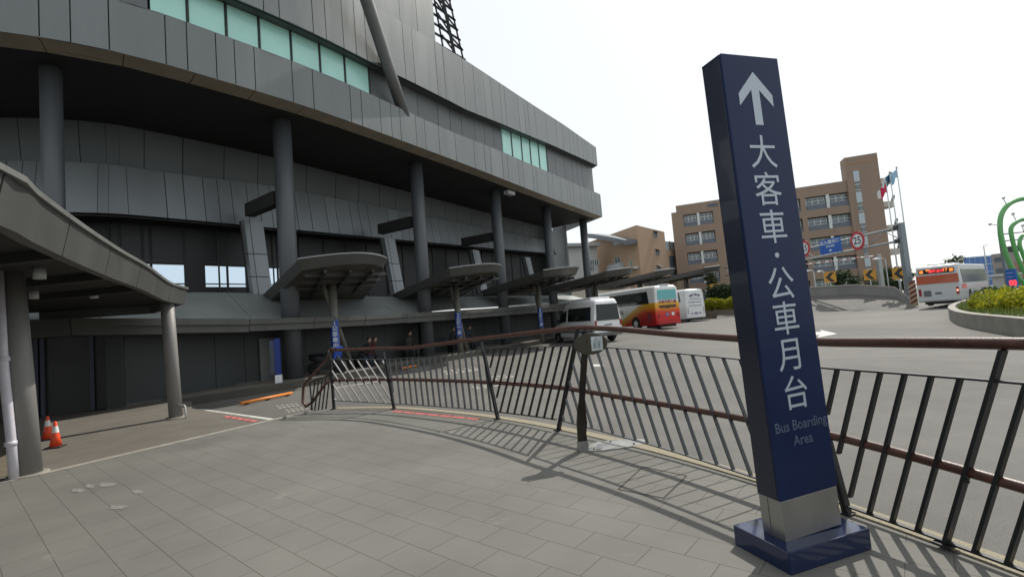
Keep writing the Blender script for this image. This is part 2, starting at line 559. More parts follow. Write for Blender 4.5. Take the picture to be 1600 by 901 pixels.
for a, c in (((312, 639), (428, 655)), ((524, 606), (610, 592)), ((1145, 495), (1270, 489))):
    a, c = gz(*a), gz(*c); n = (c - a).normalized().cross(Vector((0, 0, 1))) * .06
    b.quad(*[(p.x, p.y, -.145) for p in (a - n, c - n, c + n, a + n)])
a, c = gz(929, 570), gz(943, 570)
b.quad(gz(924, 569), gz(943, 569), gz(943, 572), gz(924, 572))
b.build('road_line_marking', WHITE_P, kind='structure')
b = MB()
for x0, y0, x1, y1 in ((614, 642, 752, 655), (352, 650, 402, 658)):
    a, c = G(x0, y0), G(x1, y1); d = (c - a).normalized(); n = d.cross(Vector((0, 0, 1))) * .055
    zz = .005 if x0 > 500 else -.001
    k = int((c - a).length / .3)
    for i in range(k):
        s0, s1 = a + (c - a) * (i / k), a + (c - a) * ((i + .86) / k)
        b.quad(*[(p.x, p.y, zz) for p in (s0 - n, s1 - n, s1 + n, s0 + n)])
b.build('red_line_marking', RED_P, kind='structure')

# exit ramp: rises behind the sign to the left, with its parapet wall
ramp_near = [(1120, 498, -.15), (1200, 493, -.15), (1270, 488, -.15), (1340, 484, -.15), (1400, 481, -.15), (1432, 480, -.15)]
ramp_far = [(1120, 474, 60), (1200, 468, 57), (1270, 463, 53), (1340, 460, 49), (1400, 464, 45.5), (1431, 478, 41.5)]
nearP = [G(x, y, z) + Vector((0, 0, .004)) for x, y, z in ramp_near]
farP = [D(*q) for q in ramp_far]
b = MB()
for i in range(5):
    for k in range(6):
        f0, f1 = k / 6, (k + 1) / 6
        e = lambda a, c, u: Vector((a.x + (c.x - a.x) * u, a.y + (c.y - a.y) * u, a.z + (c.z - a.z) * u))
        b.quad(e(nearP[i], farP[i], f0), e(nearP[i + 1], farP[i + 1], f0), e(nearP[i + 1], farP[i + 1], f1), e(nearP[i], farP[i], f1))
b.build('ramp_road', ASPH, kind='structure')
rt = thing('ramp_wall', farP[3], 'low curved grey concrete wall along the outer side of the rising ramp', 'wall')
b = MB(); cp = MB()
hw = [1.0, 1.0, .98, .95, .9, .3]
back = [p + Vector((.12, .25, 0)) for p in farP]
for i in range(5):
    a, c, d, e = farP[i], farP[i + 1], back[i + 1], back[i]
    up = lambda p, h: p + Vector((0, 0, h))
    dn = lambda p: Vector((p.x, p.y, -.3))
    b.add([dn(a), dn(c), up(c, hw[i + 1]), up(a, hw[i]), dn(e), dn(d), up(d, hw[i + 1]), up(e, hw[i])],
          [(0, 1, 2, 3), (5, 4, 7, 6), (3, 2, 6, 7), (1, 5, 6, 2), (4, 0, 3, 7)])
    t = Vector((-.03, -.06, 0)); t2 = -t
    cp.add([up(a, hw[i]) + t, up(c, hw[i + 1]) + t, up(d, hw[i + 1]) + t2, up(e, hw[i]) + t2, up(a, hw[i] + .1) + t, up(c, hw[i + 1] + .1) + t, up(d, hw[i + 1] + .1) + t2, up(e, hw[i] + .1) + t2],
           [(3, 2, 1, 0), (4, 5, 6, 7), (0, 1, 5, 4), (2, 3, 7, 6), (1, 2, 6, 5), (3, 0, 4, 7)])
b.build('wall', pmat('ramp_concrete', (.22, .22, .21), .85, 0, .15, .8, streak=1), rt)
cp.build('coping', pmat('ramp_coping', (.45, .43, .38), .8, 0, .12, 2), rt)
# ================================================================== STATION BUILDING
def hit(C, px, py, off=0.0):
    d = ray(px, py); best = None; prev = None
    for i in range(601):
        t = C.L * i / 600; q = C.at(t, off); c = d.x * q.y - d.y * q.x
        if prev is not None and prev[1] * c <= 0:
            tt = prev[0] + (t - prev[0]) * abs(prev[1]) / (abs(prev[1]) + abs(c) + 1e-12); q = C.at(tt, off)
            k = (q.x * d.x + q.y * d.y) / (d.x * d.x + d.y * d.y)
            if k > 0 and (best is None or k < best[2]): best = (tt, 1.6 + d.z * k, k)
        prev = (t, c)
    return best

def lerp_tab(tab):
    def f(t):
        if t <= tab[0][0]: return tab[0][1]
        for (a, va), (c, vc) in zip(tab, tab[1:]):
            if t <= c: return va + (vc - va) * (t - a) / (c - a)
        return tab[-1][1]
    return f
cst = lambda v: (lambda t: v)

def panels(mb, t0, t1, ob, ot, zb, zt, widths, gap=.03, th=.05, rnd=None, backing=True, tilt=.004):
    rnd = rnd or random.Random(3)
    t = t0
    while t < t1 - .05:
        e = min(t1, t + rnd.choice(widths))
        if t1 - e < .3: e = t1
        a, c = t + gap / 2, e - gap / 2
        tb, tt = rnd.uniform(-tilt, tilt), rnd.uniform(-tilt, tilt)
        fr = [FAC.at(a, ob + tb, zb(a)), FAC.at(c, ob - tb, zb(c)), FAC.at(c, ot + tt, zt(c)), FAC.at(a, ot - tt, zt(a))]
        bk = [FAC.at(a, ob + th, zb(a)), FAC.at(c, ob + th, zb(c)), FAC.at(c, ot + th, zt(c)), FAC.at(a, ot + th, zt(a))]
        mb.slab(fr, bk, 0)
        if backing:
            k = th + .012
            mb.slab([FAC.at(t, ob + k, zb(t) + .01), FAC.at(e, ob + k, zb(e) + .01), FAC.at(e, ot + k, zt(e) - .01), FAC.at(t, ot + k, zt(t) - .01)],
                    [FAC.at(t, ob + k + .1, zb(t) + .01), FAC.at(e, ob + k + .1, zb(e) + .01), FAC.at(e, ot + k + .1, zt(e) - .01), FAC.at(t, ot + k + .1, zt(t) - .01)], 1)
        t = e

TE = FAC.L - .02
st = thing('station_building', FAC.at(20, 2, 0), 'large curved grey panelled station building with round columns and teal ribbon windows', 'building')
WID = [.55, .62, .8, 1.0, 1.3, 1.65]
fz_t = lerp_tab([(0, 11.55), (22, 11.52), (26, 11.45), (28, 11.46), (32.7, 11.68), (38.6, 11.83), (48.8, 12.0)])
fz_b = cst(9.97)
b = MB(); panels(b, 2, TE, 0, 0, fz_b, fz_t, WID, rnd=random.Random(11))
b.build('lower_fascia', [PANEL, SEAM], st)
b = MB()                                                    # lip under the fascia, its beige is painted-in ground bounce
rl = random.Random(4)
t = 2.0
while t < TE - .1:
    e = min(TE, t + 1.75)
    b.slab([FAC.at(t + .012, .02, 9.965), FAC.at(e - .012, .02, 9.965), FAC.at(e - .012, .62, 9.88), FAC.at(t + .012, .62, 9.88)],
           [FAC.at(t + .012, .02, 10.0), FAC.at(e - .012, .02, 10.0), FAC.at(e - .012, .62, 9.92), FAC.at(t + .012, .62, 9.92)])
    t = e
b.build('soffit_lip', LIP, st)
N_ = 60
ts = [2 + (TE - 2) * i / N_ for i in range(N_ + 1)]
def band(mb, o0, z0, o1, z1, tA=None, mi=0):
    T = tA or ts
    for a, c in zip(T, T[1:]):
        f = lambda v, t: v(t) if callable(v) else v
        mb.quad(FAC.at(a, o0, f(z0, a)), FAC.at(c, o0, f(z0, c)), FAC.at(c, o1, f(z1, c)), FAC.at(a, o1, f(z1, a)), mi)
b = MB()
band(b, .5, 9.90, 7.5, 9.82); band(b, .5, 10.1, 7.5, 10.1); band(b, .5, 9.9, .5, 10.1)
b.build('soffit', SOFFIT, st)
# recessed ribbon wall with the teal windows
uz_b = lerp_tab([(0, 12.96), (23, 12.97), (25.5, 13.05), (29.5, 13.12), (33.2, 13.5), (40.2, 14.1), (48.8, 14.6)])
uz_t = lerp_tab([(0, 15.7), (23.2, 15.7), (27, 15.92), (29.7, 16.05), (36.8, 16.25), (42.5, 16.4), (48.8, 16.3)])
mull_l = [hit(FAC, x, 80, .5)[0] for x in (236, 295, 355, 406, 455, 499, 537, 574)]
mull_r = [hit(FAC, x, 230, .5)[0] for x in (786, 800, 815, 828, 841, 853)]
rec_b = lambda t: fz_t(t) - .4
rec_t = lambda t: uz_b(t) + .3
for t0, t1 in ((2, mull_l[0] - .03), (mull_l[-1] + .05, mull_r[0] - .03), (mull_r[-1] + .05, TE)):
    b = MB(); panels(b, t0, t1, .55, .55, rec_b, rec_t, [1.0, 1.25, 1.5], rnd=random.Random(5))
    b.build('ribbon_wall', [PANEL_RIB, SEAM], st)
for ml in (mull_l, mull_r):
    for a, c in zip(ml, ml[1:]):
        m = MB()
        p0, p1, q0, q1 = FAC.at(a + .025, .52, rec_b(a)), FAC.at(c - .025, .52, rec_b(c)), FAC.at(c - .025, .52, rec_t(c)), FAC.at(a + .025, .52, rec_t(a))
        off = (FAC.at(a, .58) - FAC.at(a, .52))
        m.slab([p0, p1, q0, q1], [v + off for v in (p0, p1, q0, q1)])
        wn = m.build('window', TEAL, st)
        fr = MB()
        tt = c
        fr.bar(FAC.at(tt, .50, rec_b(tt)), FAC.at(tt, .50, rec_t(tt)), .045, .08)
        fr.build('mullion', FRAME, wn)
b = MB(); band(b, .75, rec_b, .75, rec_t); b.build('ribbon_backing', SEAM, st)
# ledge on top of lower fascia, underside of the upper fascia
b = MB(); band(b, .0, lambda t: fz_t(t) - .02, .7, lambda t: fz_t(t) - .02); b.build('fascia_top', PANEL_DARK, st)
b = MB(); band(b, .0, lambda t: uz_b(t) + .02, .7, lambda t: uz_b(t) + .02); b.build('ribbon_soffit', PANEL_DARK, st)
b = MB(); panels(b, 2, TE, 0, .03, uz_b, uz_t, WID, rnd=random.Random(23)); b.build('upper_fascia', [PANEL, SEAM], st)
# tall block above the upper fascia on the left
tb = hit(FAC, 679, 40, .4)[0]
b = MB(); panels(b, 2, tb, .4, .4, lambda t: uz_t(t) - .3, cst(26), [1.2, 1.5, 1.9, .9], rnd=random.Random(31))
e0, e1 = FAC.at(tb, .42), FAC.at(tb, 12)
b.slab([(e0.x, e0.y, 15.5), (e1.x, e1.y, 15.5), (e1.x, e1.y, 26), (e0.x, e0.y, 26)], [(e0.x - .1, e0.y - .1, 15.5), (e1.x - .1, e1.y - .1, 15.5), (e1.x - .1, e1.y - .1, 26), (e0.x - .1, e0.y - .1, 26)])
b.build('upper_block', [PANEL, SEAM], st)
b = MB()
fr_ = [FAC.at(t, .1) for t in ts]; bk_ = [FAC.at(t, 0) + Vector((-14, 22, 0)) for t in (TE, 30, 15, 2)]
b.prism([p[:2] for p in fr_] + [p[:2] for p in bk_], 15.3, 15.6)
b.build('roof', SOFFIT, st)
# right end of the building turns away
e0 = FAC.at(TE, 0); e1 = e0 + Vector((-3.6, 8.0, 0))
b = MB()
for z0, z1 in ((9.97, 11.95), (12.0, 14.55), (14.6, 16.3), (2.6, 9.8)):
    ins = .55 if z0 in (12.0,) else (3.6 if z0 == 2.6 else 0)
    s_ = FAC.at(TE, ins)
    q = s_ + Vector((-3.6, 8.0, 0))
    n = Vector((-.8, -.36, 0)) * .2
    b.slab([(s_.x, s_.y, z0), (q.x, q.y, z0), (q.x, q.y, z1), (s_.x, s_.y, z1)], [(s_.x + n.x, s_.y + n.y, z0), (q.x + n.x, q.y + n.y, z0), (q.x + n.x, q.y + n.y, z1), (s_.x + n.x, s_.y + n.y, z1)])
b.build('end_wall', PANEL, st)
# wall under the soffit: dark upper panels, paler band that leans out
bz_t = lerp_tab([(0, 8.3), (17, 8.3), (21, 8.45), (49, 8.6)])
bz_b = lerp_tab([(0, 6.36), (20, 6.36), (29.4, 6.62), (37.6, 6.9), (45.5, 7.2), (49, 7.3)])
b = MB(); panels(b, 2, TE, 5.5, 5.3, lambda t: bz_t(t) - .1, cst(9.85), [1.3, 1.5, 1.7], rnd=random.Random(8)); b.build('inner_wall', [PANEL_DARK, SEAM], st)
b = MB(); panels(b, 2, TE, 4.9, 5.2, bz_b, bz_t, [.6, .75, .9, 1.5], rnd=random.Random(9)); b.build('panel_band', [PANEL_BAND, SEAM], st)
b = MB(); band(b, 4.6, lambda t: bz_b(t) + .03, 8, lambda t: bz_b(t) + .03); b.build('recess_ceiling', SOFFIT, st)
# dark recess with windows one can see through
pz_t = lerp_tab([(0, 3.55), (17, 3.55), (20, 3.46), (28, 3.27), (49, 3.4)])
pz_b = lerp_tab([(0, 2.75), (12.3, 2.68), (18, 2.37), (22, 2.30), (26, 2.30), (29, 2.42), (33.6, 2.46), (38.9, 2.63), (49, 2.7)])
b = MB(); panels(b, 2, TE, 1.7, 3.8, pz_b, pz_t, [1.9, 2.3, 2.6], gap=.025, rnd=random.Random(14)); b.build('parapet_band', [pmat('aluminium_panel_sill', (.25, .27, .265), .42, .2, .12, 1.2, island=.08, streak=1), SEAM], st)
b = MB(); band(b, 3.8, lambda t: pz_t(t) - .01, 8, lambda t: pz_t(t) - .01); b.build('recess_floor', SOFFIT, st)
wins = [(hit(FAC, 196, 430, 6)[0], hit(FAC, 291, 430, 6)[0]), (hit(FAC, 321, 430, 6)[0], hit(FAC, 386, 430, 6)[0]), (hit(FAC, 421, 425, 6)[0], hit(FAC, 447, 425, 6)[0])]
wz0, wz1 = 3.97, 4.87
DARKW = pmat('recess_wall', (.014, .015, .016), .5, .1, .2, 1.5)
b = MB()
segs = [2] + [v for w_ in wins for v in w_] + [TE]
def wallseg(mb, a, c, z0, z1, o=6.0, th=.18):
    k = max(1, int((c - a) / 1.4))
    for i in range(k):
        u, v = a + (c - a) * i / k, a + (c - a) * (i + 1) / k
        mb.slab([FAC.at(u, o, z0), FAC.at(v, o, z0), FAC.at(v, o, z1), FAC.at(u, o, z1)], [FAC.at(u, o + th, z0), FAC.at(v, o + th, z0), FAC.at(v, o + th, z1), FAC.at(u, o + th, z1)])
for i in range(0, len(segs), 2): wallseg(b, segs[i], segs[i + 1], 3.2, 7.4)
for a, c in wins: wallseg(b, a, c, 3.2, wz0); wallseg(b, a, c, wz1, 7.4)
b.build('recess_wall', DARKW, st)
GL = glass_mat('clear_glazing', (.84, .91, .97), .06)
for a, c in wins:
    m = MB(); m.slab([FAC.at(a, 6.06, wz0), FAC.at(c, 6.06, wz0), FAC.at(c, 6.06, wz1), FAC.at(a, 6.06, wz1)], [FAC.at(a, 6.08, wz0), FAC.at(c, 6.08, wz0), FAC.at(c, 6.08, wz1), FAC.at(a, 6.08, wz1)])
    wn = m.build('window', GL, st)
    fr = MB(); mid = (a + c) / 2
    fr.bar(FAC.at(mid, 6.0, 3.4), FAC.at(mid, 6.0, 7.3), .06, .07)
    fr.bar(FAC.at(a, 5.98, wz0 + .12), FAC.at(c, 5.98, wz0 + .12), .04, .05)
    fr.bar(FAC.at(a, 5.98, wz1 + .1), FAC.at(c, 5.98, wz1 + .1), .05, .05)
    fr.build('frame', FRAME, wn)
b = MB()                                                    # louvre bars above the windows
for t in [3 + 1.42 * i for i in range(32)]:
    b.bar(FAC.at(t, 5.97, 3.4), FAC.at(t, 5.97, 7.3), .05, .05)
b.build('glazing_bars', FRAME, st)
for t0, t1 in ((9.4, 10.3), (19.0, 19.9), (26.8, 27.6), (34.9, 35.7), (42, 42.8)):
    m = MB(); zj = [3.42, 4.15, 5.1, 6.55]
    for z0, z1 in zip(zj, zj[1:]):
        of = lambda z: 3.7 + .5 * (z - 3.42) / 3.1
        tm = t0 + (t1 - t0) * .28
        panels(m, t0, tm, of(z0), of(z1), cst(z0 + .015), cst(z1 - .015), [2], rnd=random.Random(2), th=.3)
        panels(m, tm, t1, of(z0), of(z1), cst(z0 + .015), cst(z1 - .015), [2], rnd=random.Random(2), th=.3)
    m.build('pier', [PANEL_BAND, SEAM], st)
# projecting ledge above the ground floor
lz_t = lerp_tab([(0, 2.7), (12.7, 2.63), (17.8, 2.34), (21, 2.27), (26.8, 2.3), (34, 2.4), (49, 2.6)])
lz_b = lerp_tab([(0, 2.2), (12.7, 2.16), (17.8, 1.93), (21, 1.86), (26.8, 1.84), (49, 2.0)])
b = MB(); t = 8.0
while t < TE - .1:
    e = min(TE, t + 2.4)
    k = [FAC.at(t + .012, .95), FAC.at(e - .012, .95), FAC.at(e - .012, 2.5), FAC.at(t + .012, 2.5)]
    m_ = .5 * (lz_t(t) + lz_b(t))
    for o_, za, zc in ((.95, m_ + .02, lz_t(t)), (1.02, lz_b(t), m_ + .02)):
        k0, k1, k2, k3 = FAC.at(t + .012, o_), FAC.at(e - .012, o_), FAC.at(e - .012, 2.6), FAC.at(t + .012, 2.6)
        dz = lz_t(e) - lz_t(t)
        vs = [(k0.x, k0.y, za), (k1.x, k1.y, za + dz), (k2.x, k2.y, za + dz), (k3.x, k3.y, za), (k0.x, k0.y, zc), (k1.x, k1.y, zc + dz), (k2.x, k2.y, zc + dz), (k3.x, k3.y, zc)]
        b.add(vs, [(3, 2, 1, 0), (4, 5, 6, 7), (0, 1, 5, 4), (1, 2, 6, 5), (2, 3, 7, 6), (3, 0, 4, 7)])
    t = e
b.build('ledge', CONC, st)
# ground-floor wall
def gw_off(t): return lerp_tab([(0, 1.2), (14.0, 1.75), (16, 2.0), (18, 2.35), (22, 2.5), (49, 2.6)])(t)
b = MB(); t = 14.1; rg = random.Random(6)
while t < TE - .1:
    e = min(TE, t + rg.choice([1.5, 1.05, 1.3]))
    g0, g1 = gw_off(t), gw_off(e)
    fr = [FAC.at(t + .008, g0, -.05), FAC.at(e - .008, g1, -.05), FAC.at(e - .008, g1, lz_b(e) + .1), FAC.at(t + .008, g0, lz_b(t) + .1)]
    bk = [FAC.at(t + .008, g0 + .2, -.05), FAC.at(e - .008, g1 + .2, -.05), FAC.at(e - .008, g1 + .2, lz_b(e) + .1), FAC.at(t + .008, g0 + .2, lz_b(t) + .1)]
    b.slab(fr, bk)
    t = e
b.build('ground_floor_wall', WALLM, st)
b = MB()
for i in range(30):
    a = 14.1 + i * 1.15
    b.slab([FAC.at(a, gw_off(a) - .03, -.05), FAC.at(a + 1.14, gw_off(a + 1.14) - .03, -.05), FAC.at(a + 1.14, gw_off(a + 1.14) - .03, .06 + (.1 if a > 17.5 else 0)), FAC.at(a, gw_off(a) - .03, .06 + (.1 if a > 17.5 else 0))],
           [FAC.at(a, gw_off(a), -.05), FAC.at(a + 1.14, gw_off(a + 1.14), -.05), FAC.at(a + 1.14, gw_off(a + 1.14), .06), FAC.at(a, gw_off(a), .06)])
b.build('skirting', CONC, st)
# left end of the ground floor: wall end and dark doorway
w0 = FAC.at(14.1, 1.75)
b = MB()
b.box((w0.x - .14, w0.y - .16, 1.15), (.42, .5, 2.4), math.radians(35))
b.build('wall_end', WALLM, st, bevel=.015)
b = MB(); dpos = G(66, 668)
b.slab([(w0.x - .3, w0.y - .1, -.02), (w0.x - 3.2, w0.y - 1.6, -.02), (w0.x - 3.2, w0.y - 1.6, 2.5), (w0.x - .3, w0.y - .1, 2.5)],
       [(w0.x - .4, w0.y + .1, -.02), (w0.x - 3.3, w0.y - 1.4, -.02), (w0.x - 3.3, w0.y - 1.4, 2.5), (w0.x - .4, w0.y + .1, 2.5)])
b.build('doorway', pmat('door_dark', (.018, .019, .02), .35, 0, .1, 2), st)
b = MB()
for k in (.35, 1.3, 1.42, 2.4):
    b.box((w0.x - .3 - k, w0.y - .17 - k * .517, 1.2), (.09, .09, 2.4), math.radians(27))
b.build('door_frame', pmat('door_blue_edge', (.05, .06, .09), .4, .3), st)
# service door in the ground-floor wall
ta, tc_ = hit(FAC, 404, 560, 2.4)[0], hit(FAC, 427, 560, 2.4)[0]
m = MB(); m.slab([FAC.at(ta, gw_off(ta) - .09, .1), FAC.at(tc_, gw_off(tc_) - .09, .1), FAC.at(tc_, gw_off(tc_) - .09, 1.66), FAC.at(ta, gw_off(ta) - .09, 1.66)],
               [FAC.at(ta, gw_off(ta), .1), FAC.at(tc_, gw_off(tc_), .1), FAC.at(tc_, gw_off(tc_), 1.66), FAC.at(ta, gw_off(ta), 1.66)])
m.build('door', pmat('service_door', (.12, .125, .125), .5, .1, .1, 3), st)
# columns and the beams that tie them to the wall
for i, t in enumerate((12.29, 19.42, 26.75, 34.1, 41.22, 48.1)):
    z0 = 3.0 if i == 0 else -.1
    m = MB(); m.tube([FAC.at(t, 1.62, z0), FAC.at(t, 1.6, 5), FAC.at(t, 1.56, 9.9)], .33 if i else .25, 24)
    cl = m.build('column', COLM, st)
    bm_ = MB()
    p, q = FAC.at(t - .1, 1.95, 6.95), FAC.at(t - .1, 4.3, 6.95)
    if 0 < i < 4:
        bm_.bar(p, q, .36, .52)
        bm_.build('beam', SOFFIT, st)
# floodlight under the soffit near the third column
t3 = hit(FAC, 789, 292, 1.2)[0]
m = MB(); p = FAC.at(t3, .9, 9.72); m.box(p, (.75, .35, .22), .95); m.bar(p, p + Vector((0, 0, .16)), .06, .06)
m.build('floodlight', GREYW, st)
# leaning tube that carries the high roof
tbase = hit(FAC, 631, 172, .35)
p0 = FAC.at(tbase[0], .28, 11.2)
d1 = ray(573, 2); ttop = hit(FAC, 573, 2, -.75)
p1 = FAC.at(ttop[0], -.75, ttop[1])
m = MB(); m.tube([p0, p0.lerp(p1, .5), p1, p1 + (p1 - p0) * .9], .26, 20)
m.build('roof_strut', pmat('strut_paint', (.16, .165, .165), .4, .3, .08, 3), st)
# steel lattice on the roof behind the tall block
m = MB()
LY = 29.0
P_ = lambda x, y, dy=0: D(x, y, LY + dy)
def lin(a, c, r): m.bar(a, c, r, r)
rails = [((636, -110), (668, 60)), ((660, -100), (694, 72)), ((679, -60), (713, 86)), ((688, -60), (727, 94))]
for (a, c) in rails:
    for dy in (0, 1.2): lin(P_(*a, dy), P_(*c, dy) - Vector((0, 0, .8)), .2 if a[0] == 679 else .11)
for k in range(11):
    u = k / 10.0
    L_ = Vector((636 + 32 * u, -110 + 170 * u)); R_ = Vector((688 + 39 * u, -60 + 154 * u))
    for dy in (0, 1.2): lin(P_(L_.x, L_.y, dy), P_(R_.x, R_.y, dy), .11)
    if k < 10:
        u2 = (k + 1) / 10
        Mm = Vector((660 + 34 * u, -100 + 172 * u)); R2 = Vector((679 + 34 * u2, -60 + 146 * u2)) if k % 2 else Vector((688 + 39 * u2, -60 + 154 * u2))
        lin(P_(Mm.x, Mm.y), P_(R2.x, R2.y), .09)
    lin(P_(R_.x, R_.y, 0), P_(R_.x, R_.y, 1.2), .08)
m.build('roof_lattice', BLACK, st)

# ================================================================== ENTRANCE CANOPY (left)
ctop = [(-2.5, -4.5), (-2.7, -1.0), (-3.1, 1.6)] + [tuple(G(x, y, 2.62)[:2]) for x, y in ((0, 351), (35, 370), (112, 407), (177, 435), (222, 452), (260, 470), (288, 475.5))]
CAN = Curve(ctop, 6)
cy = thing('entrance_canopy', (-7.5, 8, 0), 'grey curved entrance canopy with wide panelled fascia on two round poles', 'canopy')
b = MB()
n = 9; t = 0.0
seg = [i * 1.62 for i in range(int(CAN.L / 1.62) + 1)] + [CAN.L]
CF = pmat('canopy_fascia', (.074, .076, .073), .5, .1, .1, 1.5, island=.04)
for a, c in zip(seg, seg[1:]):
    k = max(1, int((c - a) / .4))
    for i in range(k):
        u, v = a + (c - a) * i / k, a + (c - a) * (i + 1) / k
        if i == 0: u += .012
        if i == k - 1: v -= .012
        b.slab([CAN.at(u, .0, 2.62), CAN.at(v, .0, 2.62), CAN.at(v, -.07, 2.98), CAN.at(u, -.07, 2.98)], [CAN.at(u, .1, 2.62), CAN.at(v, .1, 2.62), CAN.at(v, .1, 2.98), CAN.at(u, .1, 2.98)])
b.build('fascia', CF, cy)
b = MB(); K = 50
for i in range(K):
    u, v = CAN.L * i / K, CAN.L * (i + 1) / K
    q = lambda t_, o_, z_: CAN.at(t_, o_, z_)
    b.slab([q(u, -.10, 2.985), q(v, -.10, 2.985), q(v, -.10, 3.035), q(u, -.10, 3.035)], [q(u, .3, 2.985), q(v, .3, 2.985), q(v, .3, 3.08), q(u, .3, 3.08)])
b.build('coping', pmat('canopy_coping', (.165, .168, .16), .45, .2, .1, 2), cy)
cpl = [CAN.at(CAN.L * i / 30, .1) for i in range(31)]
tipb = [(-10.4, 13.9), (-13.0, 13.2), (-22, 11), (-26, 0), (-20, -6)]
b = MB(); b.prism([p[:2] for p in cpl] + tipb, 2.86, 2.96)
b.build('roof_slab', SOFFIT, cy)
b = MB()
tip = CAN.at(CAN.L, 0)
for a, c in zip([tip] + [Vector((*q, 0)) for q in tipb[:2]], [Vector((*q, 0)) for q in tipb[:2]]):
    nrm = (c - a).normalized(); nn = Vector((nrm.y, -nrm.x, 0)) * .1
    b.slab([(a.x, a.y, 2.63), (c.x, c.y, 2.63), (c.x, c.y, 2.98), (a.x, a.y, 2.98)], [(a.x - nn.x, a.y - nn.y, 2.63), (c.x - nn.x, c.y - nn.y, 2.63), (c.x - nn.x, c.y - nn.y, 2.98), (a.x - nn.x, a.y - nn.y, 2.98)])
b.build('rear_fascia', CF, cy)
b = MB()
for i in range(6):
    p = CAN.at(CAN.L * (.25 + .12 * i), .12, 2.80)
    b.bar(p, p + Vector((-7, .8, 0)), .12, .12)
b.build('soffit_ribs', pmat('rib_grey', (.02, .02, .02), .6), cy)
PM = pmat('canopy_pole_paint', (.20, .195, .185), .55, .1, .14, 3, .15, 90, streak=1)
for (x, y), r, ln in ((G(44, 741)[:2], .155, -.22), (G(275, 652)[:2], .135, -.12)):
    m = MB(); m.tube([(x, y, -.02), (x + ln * .5, y, 1.45), (x + ln, y, 2.9)], r, 24); po = m.build('pole', PM, cy)
    k = MB(); k.tube([(x, y, -.02), (x, y, .02)], r * 1.45, 24); k.build('base_collar', KERB, po)
x, y = G(275, 652)[:2]
m = MB(); m.tube([(x + .1, y - .05, .28), (x + .3, y - .15, .28), (x + .34, y - .17, .25), (x + .34, y - .17, -.02)], .018, 8); m.build('hose_bracket', GREYW, cy)
for px, py in ((62, 429), (53, 462), (147, 461)):
    p = G(px, py, 2.77)
    m = MB(); m.tube([p + Vector((0, 0, .1)), p - Vector((0, 0, .06))], .07, 16); m.build('downlight', GREYW, cy)
pd = G(22, 748)
dp = thing('drain_pipe', pd, 'pale plastic drain pipe standing beside the nearest canopy pole', 'pipe')
m = MB(); m.tube([(pd.x, pd.y, -.01), (pd.x - .03, pd.y, .5), (pd.x - .10, pd.y - .02, 1.5), (pd.x - .16, pd.y - .02, 2.88)], .055, 14); m.build('pipe', PIPE, dp)
m = MB()
for z in (.45, 1.6): m.tube([(pd.x - .026 - .05 * z * (z > 1), pd.y - .01, z), (pd.x - .028 - .052 * z * (z > 1), pd.y - .01, z + .06)], .066, 14)
m.build('pipe_joint', PIPE, dp)

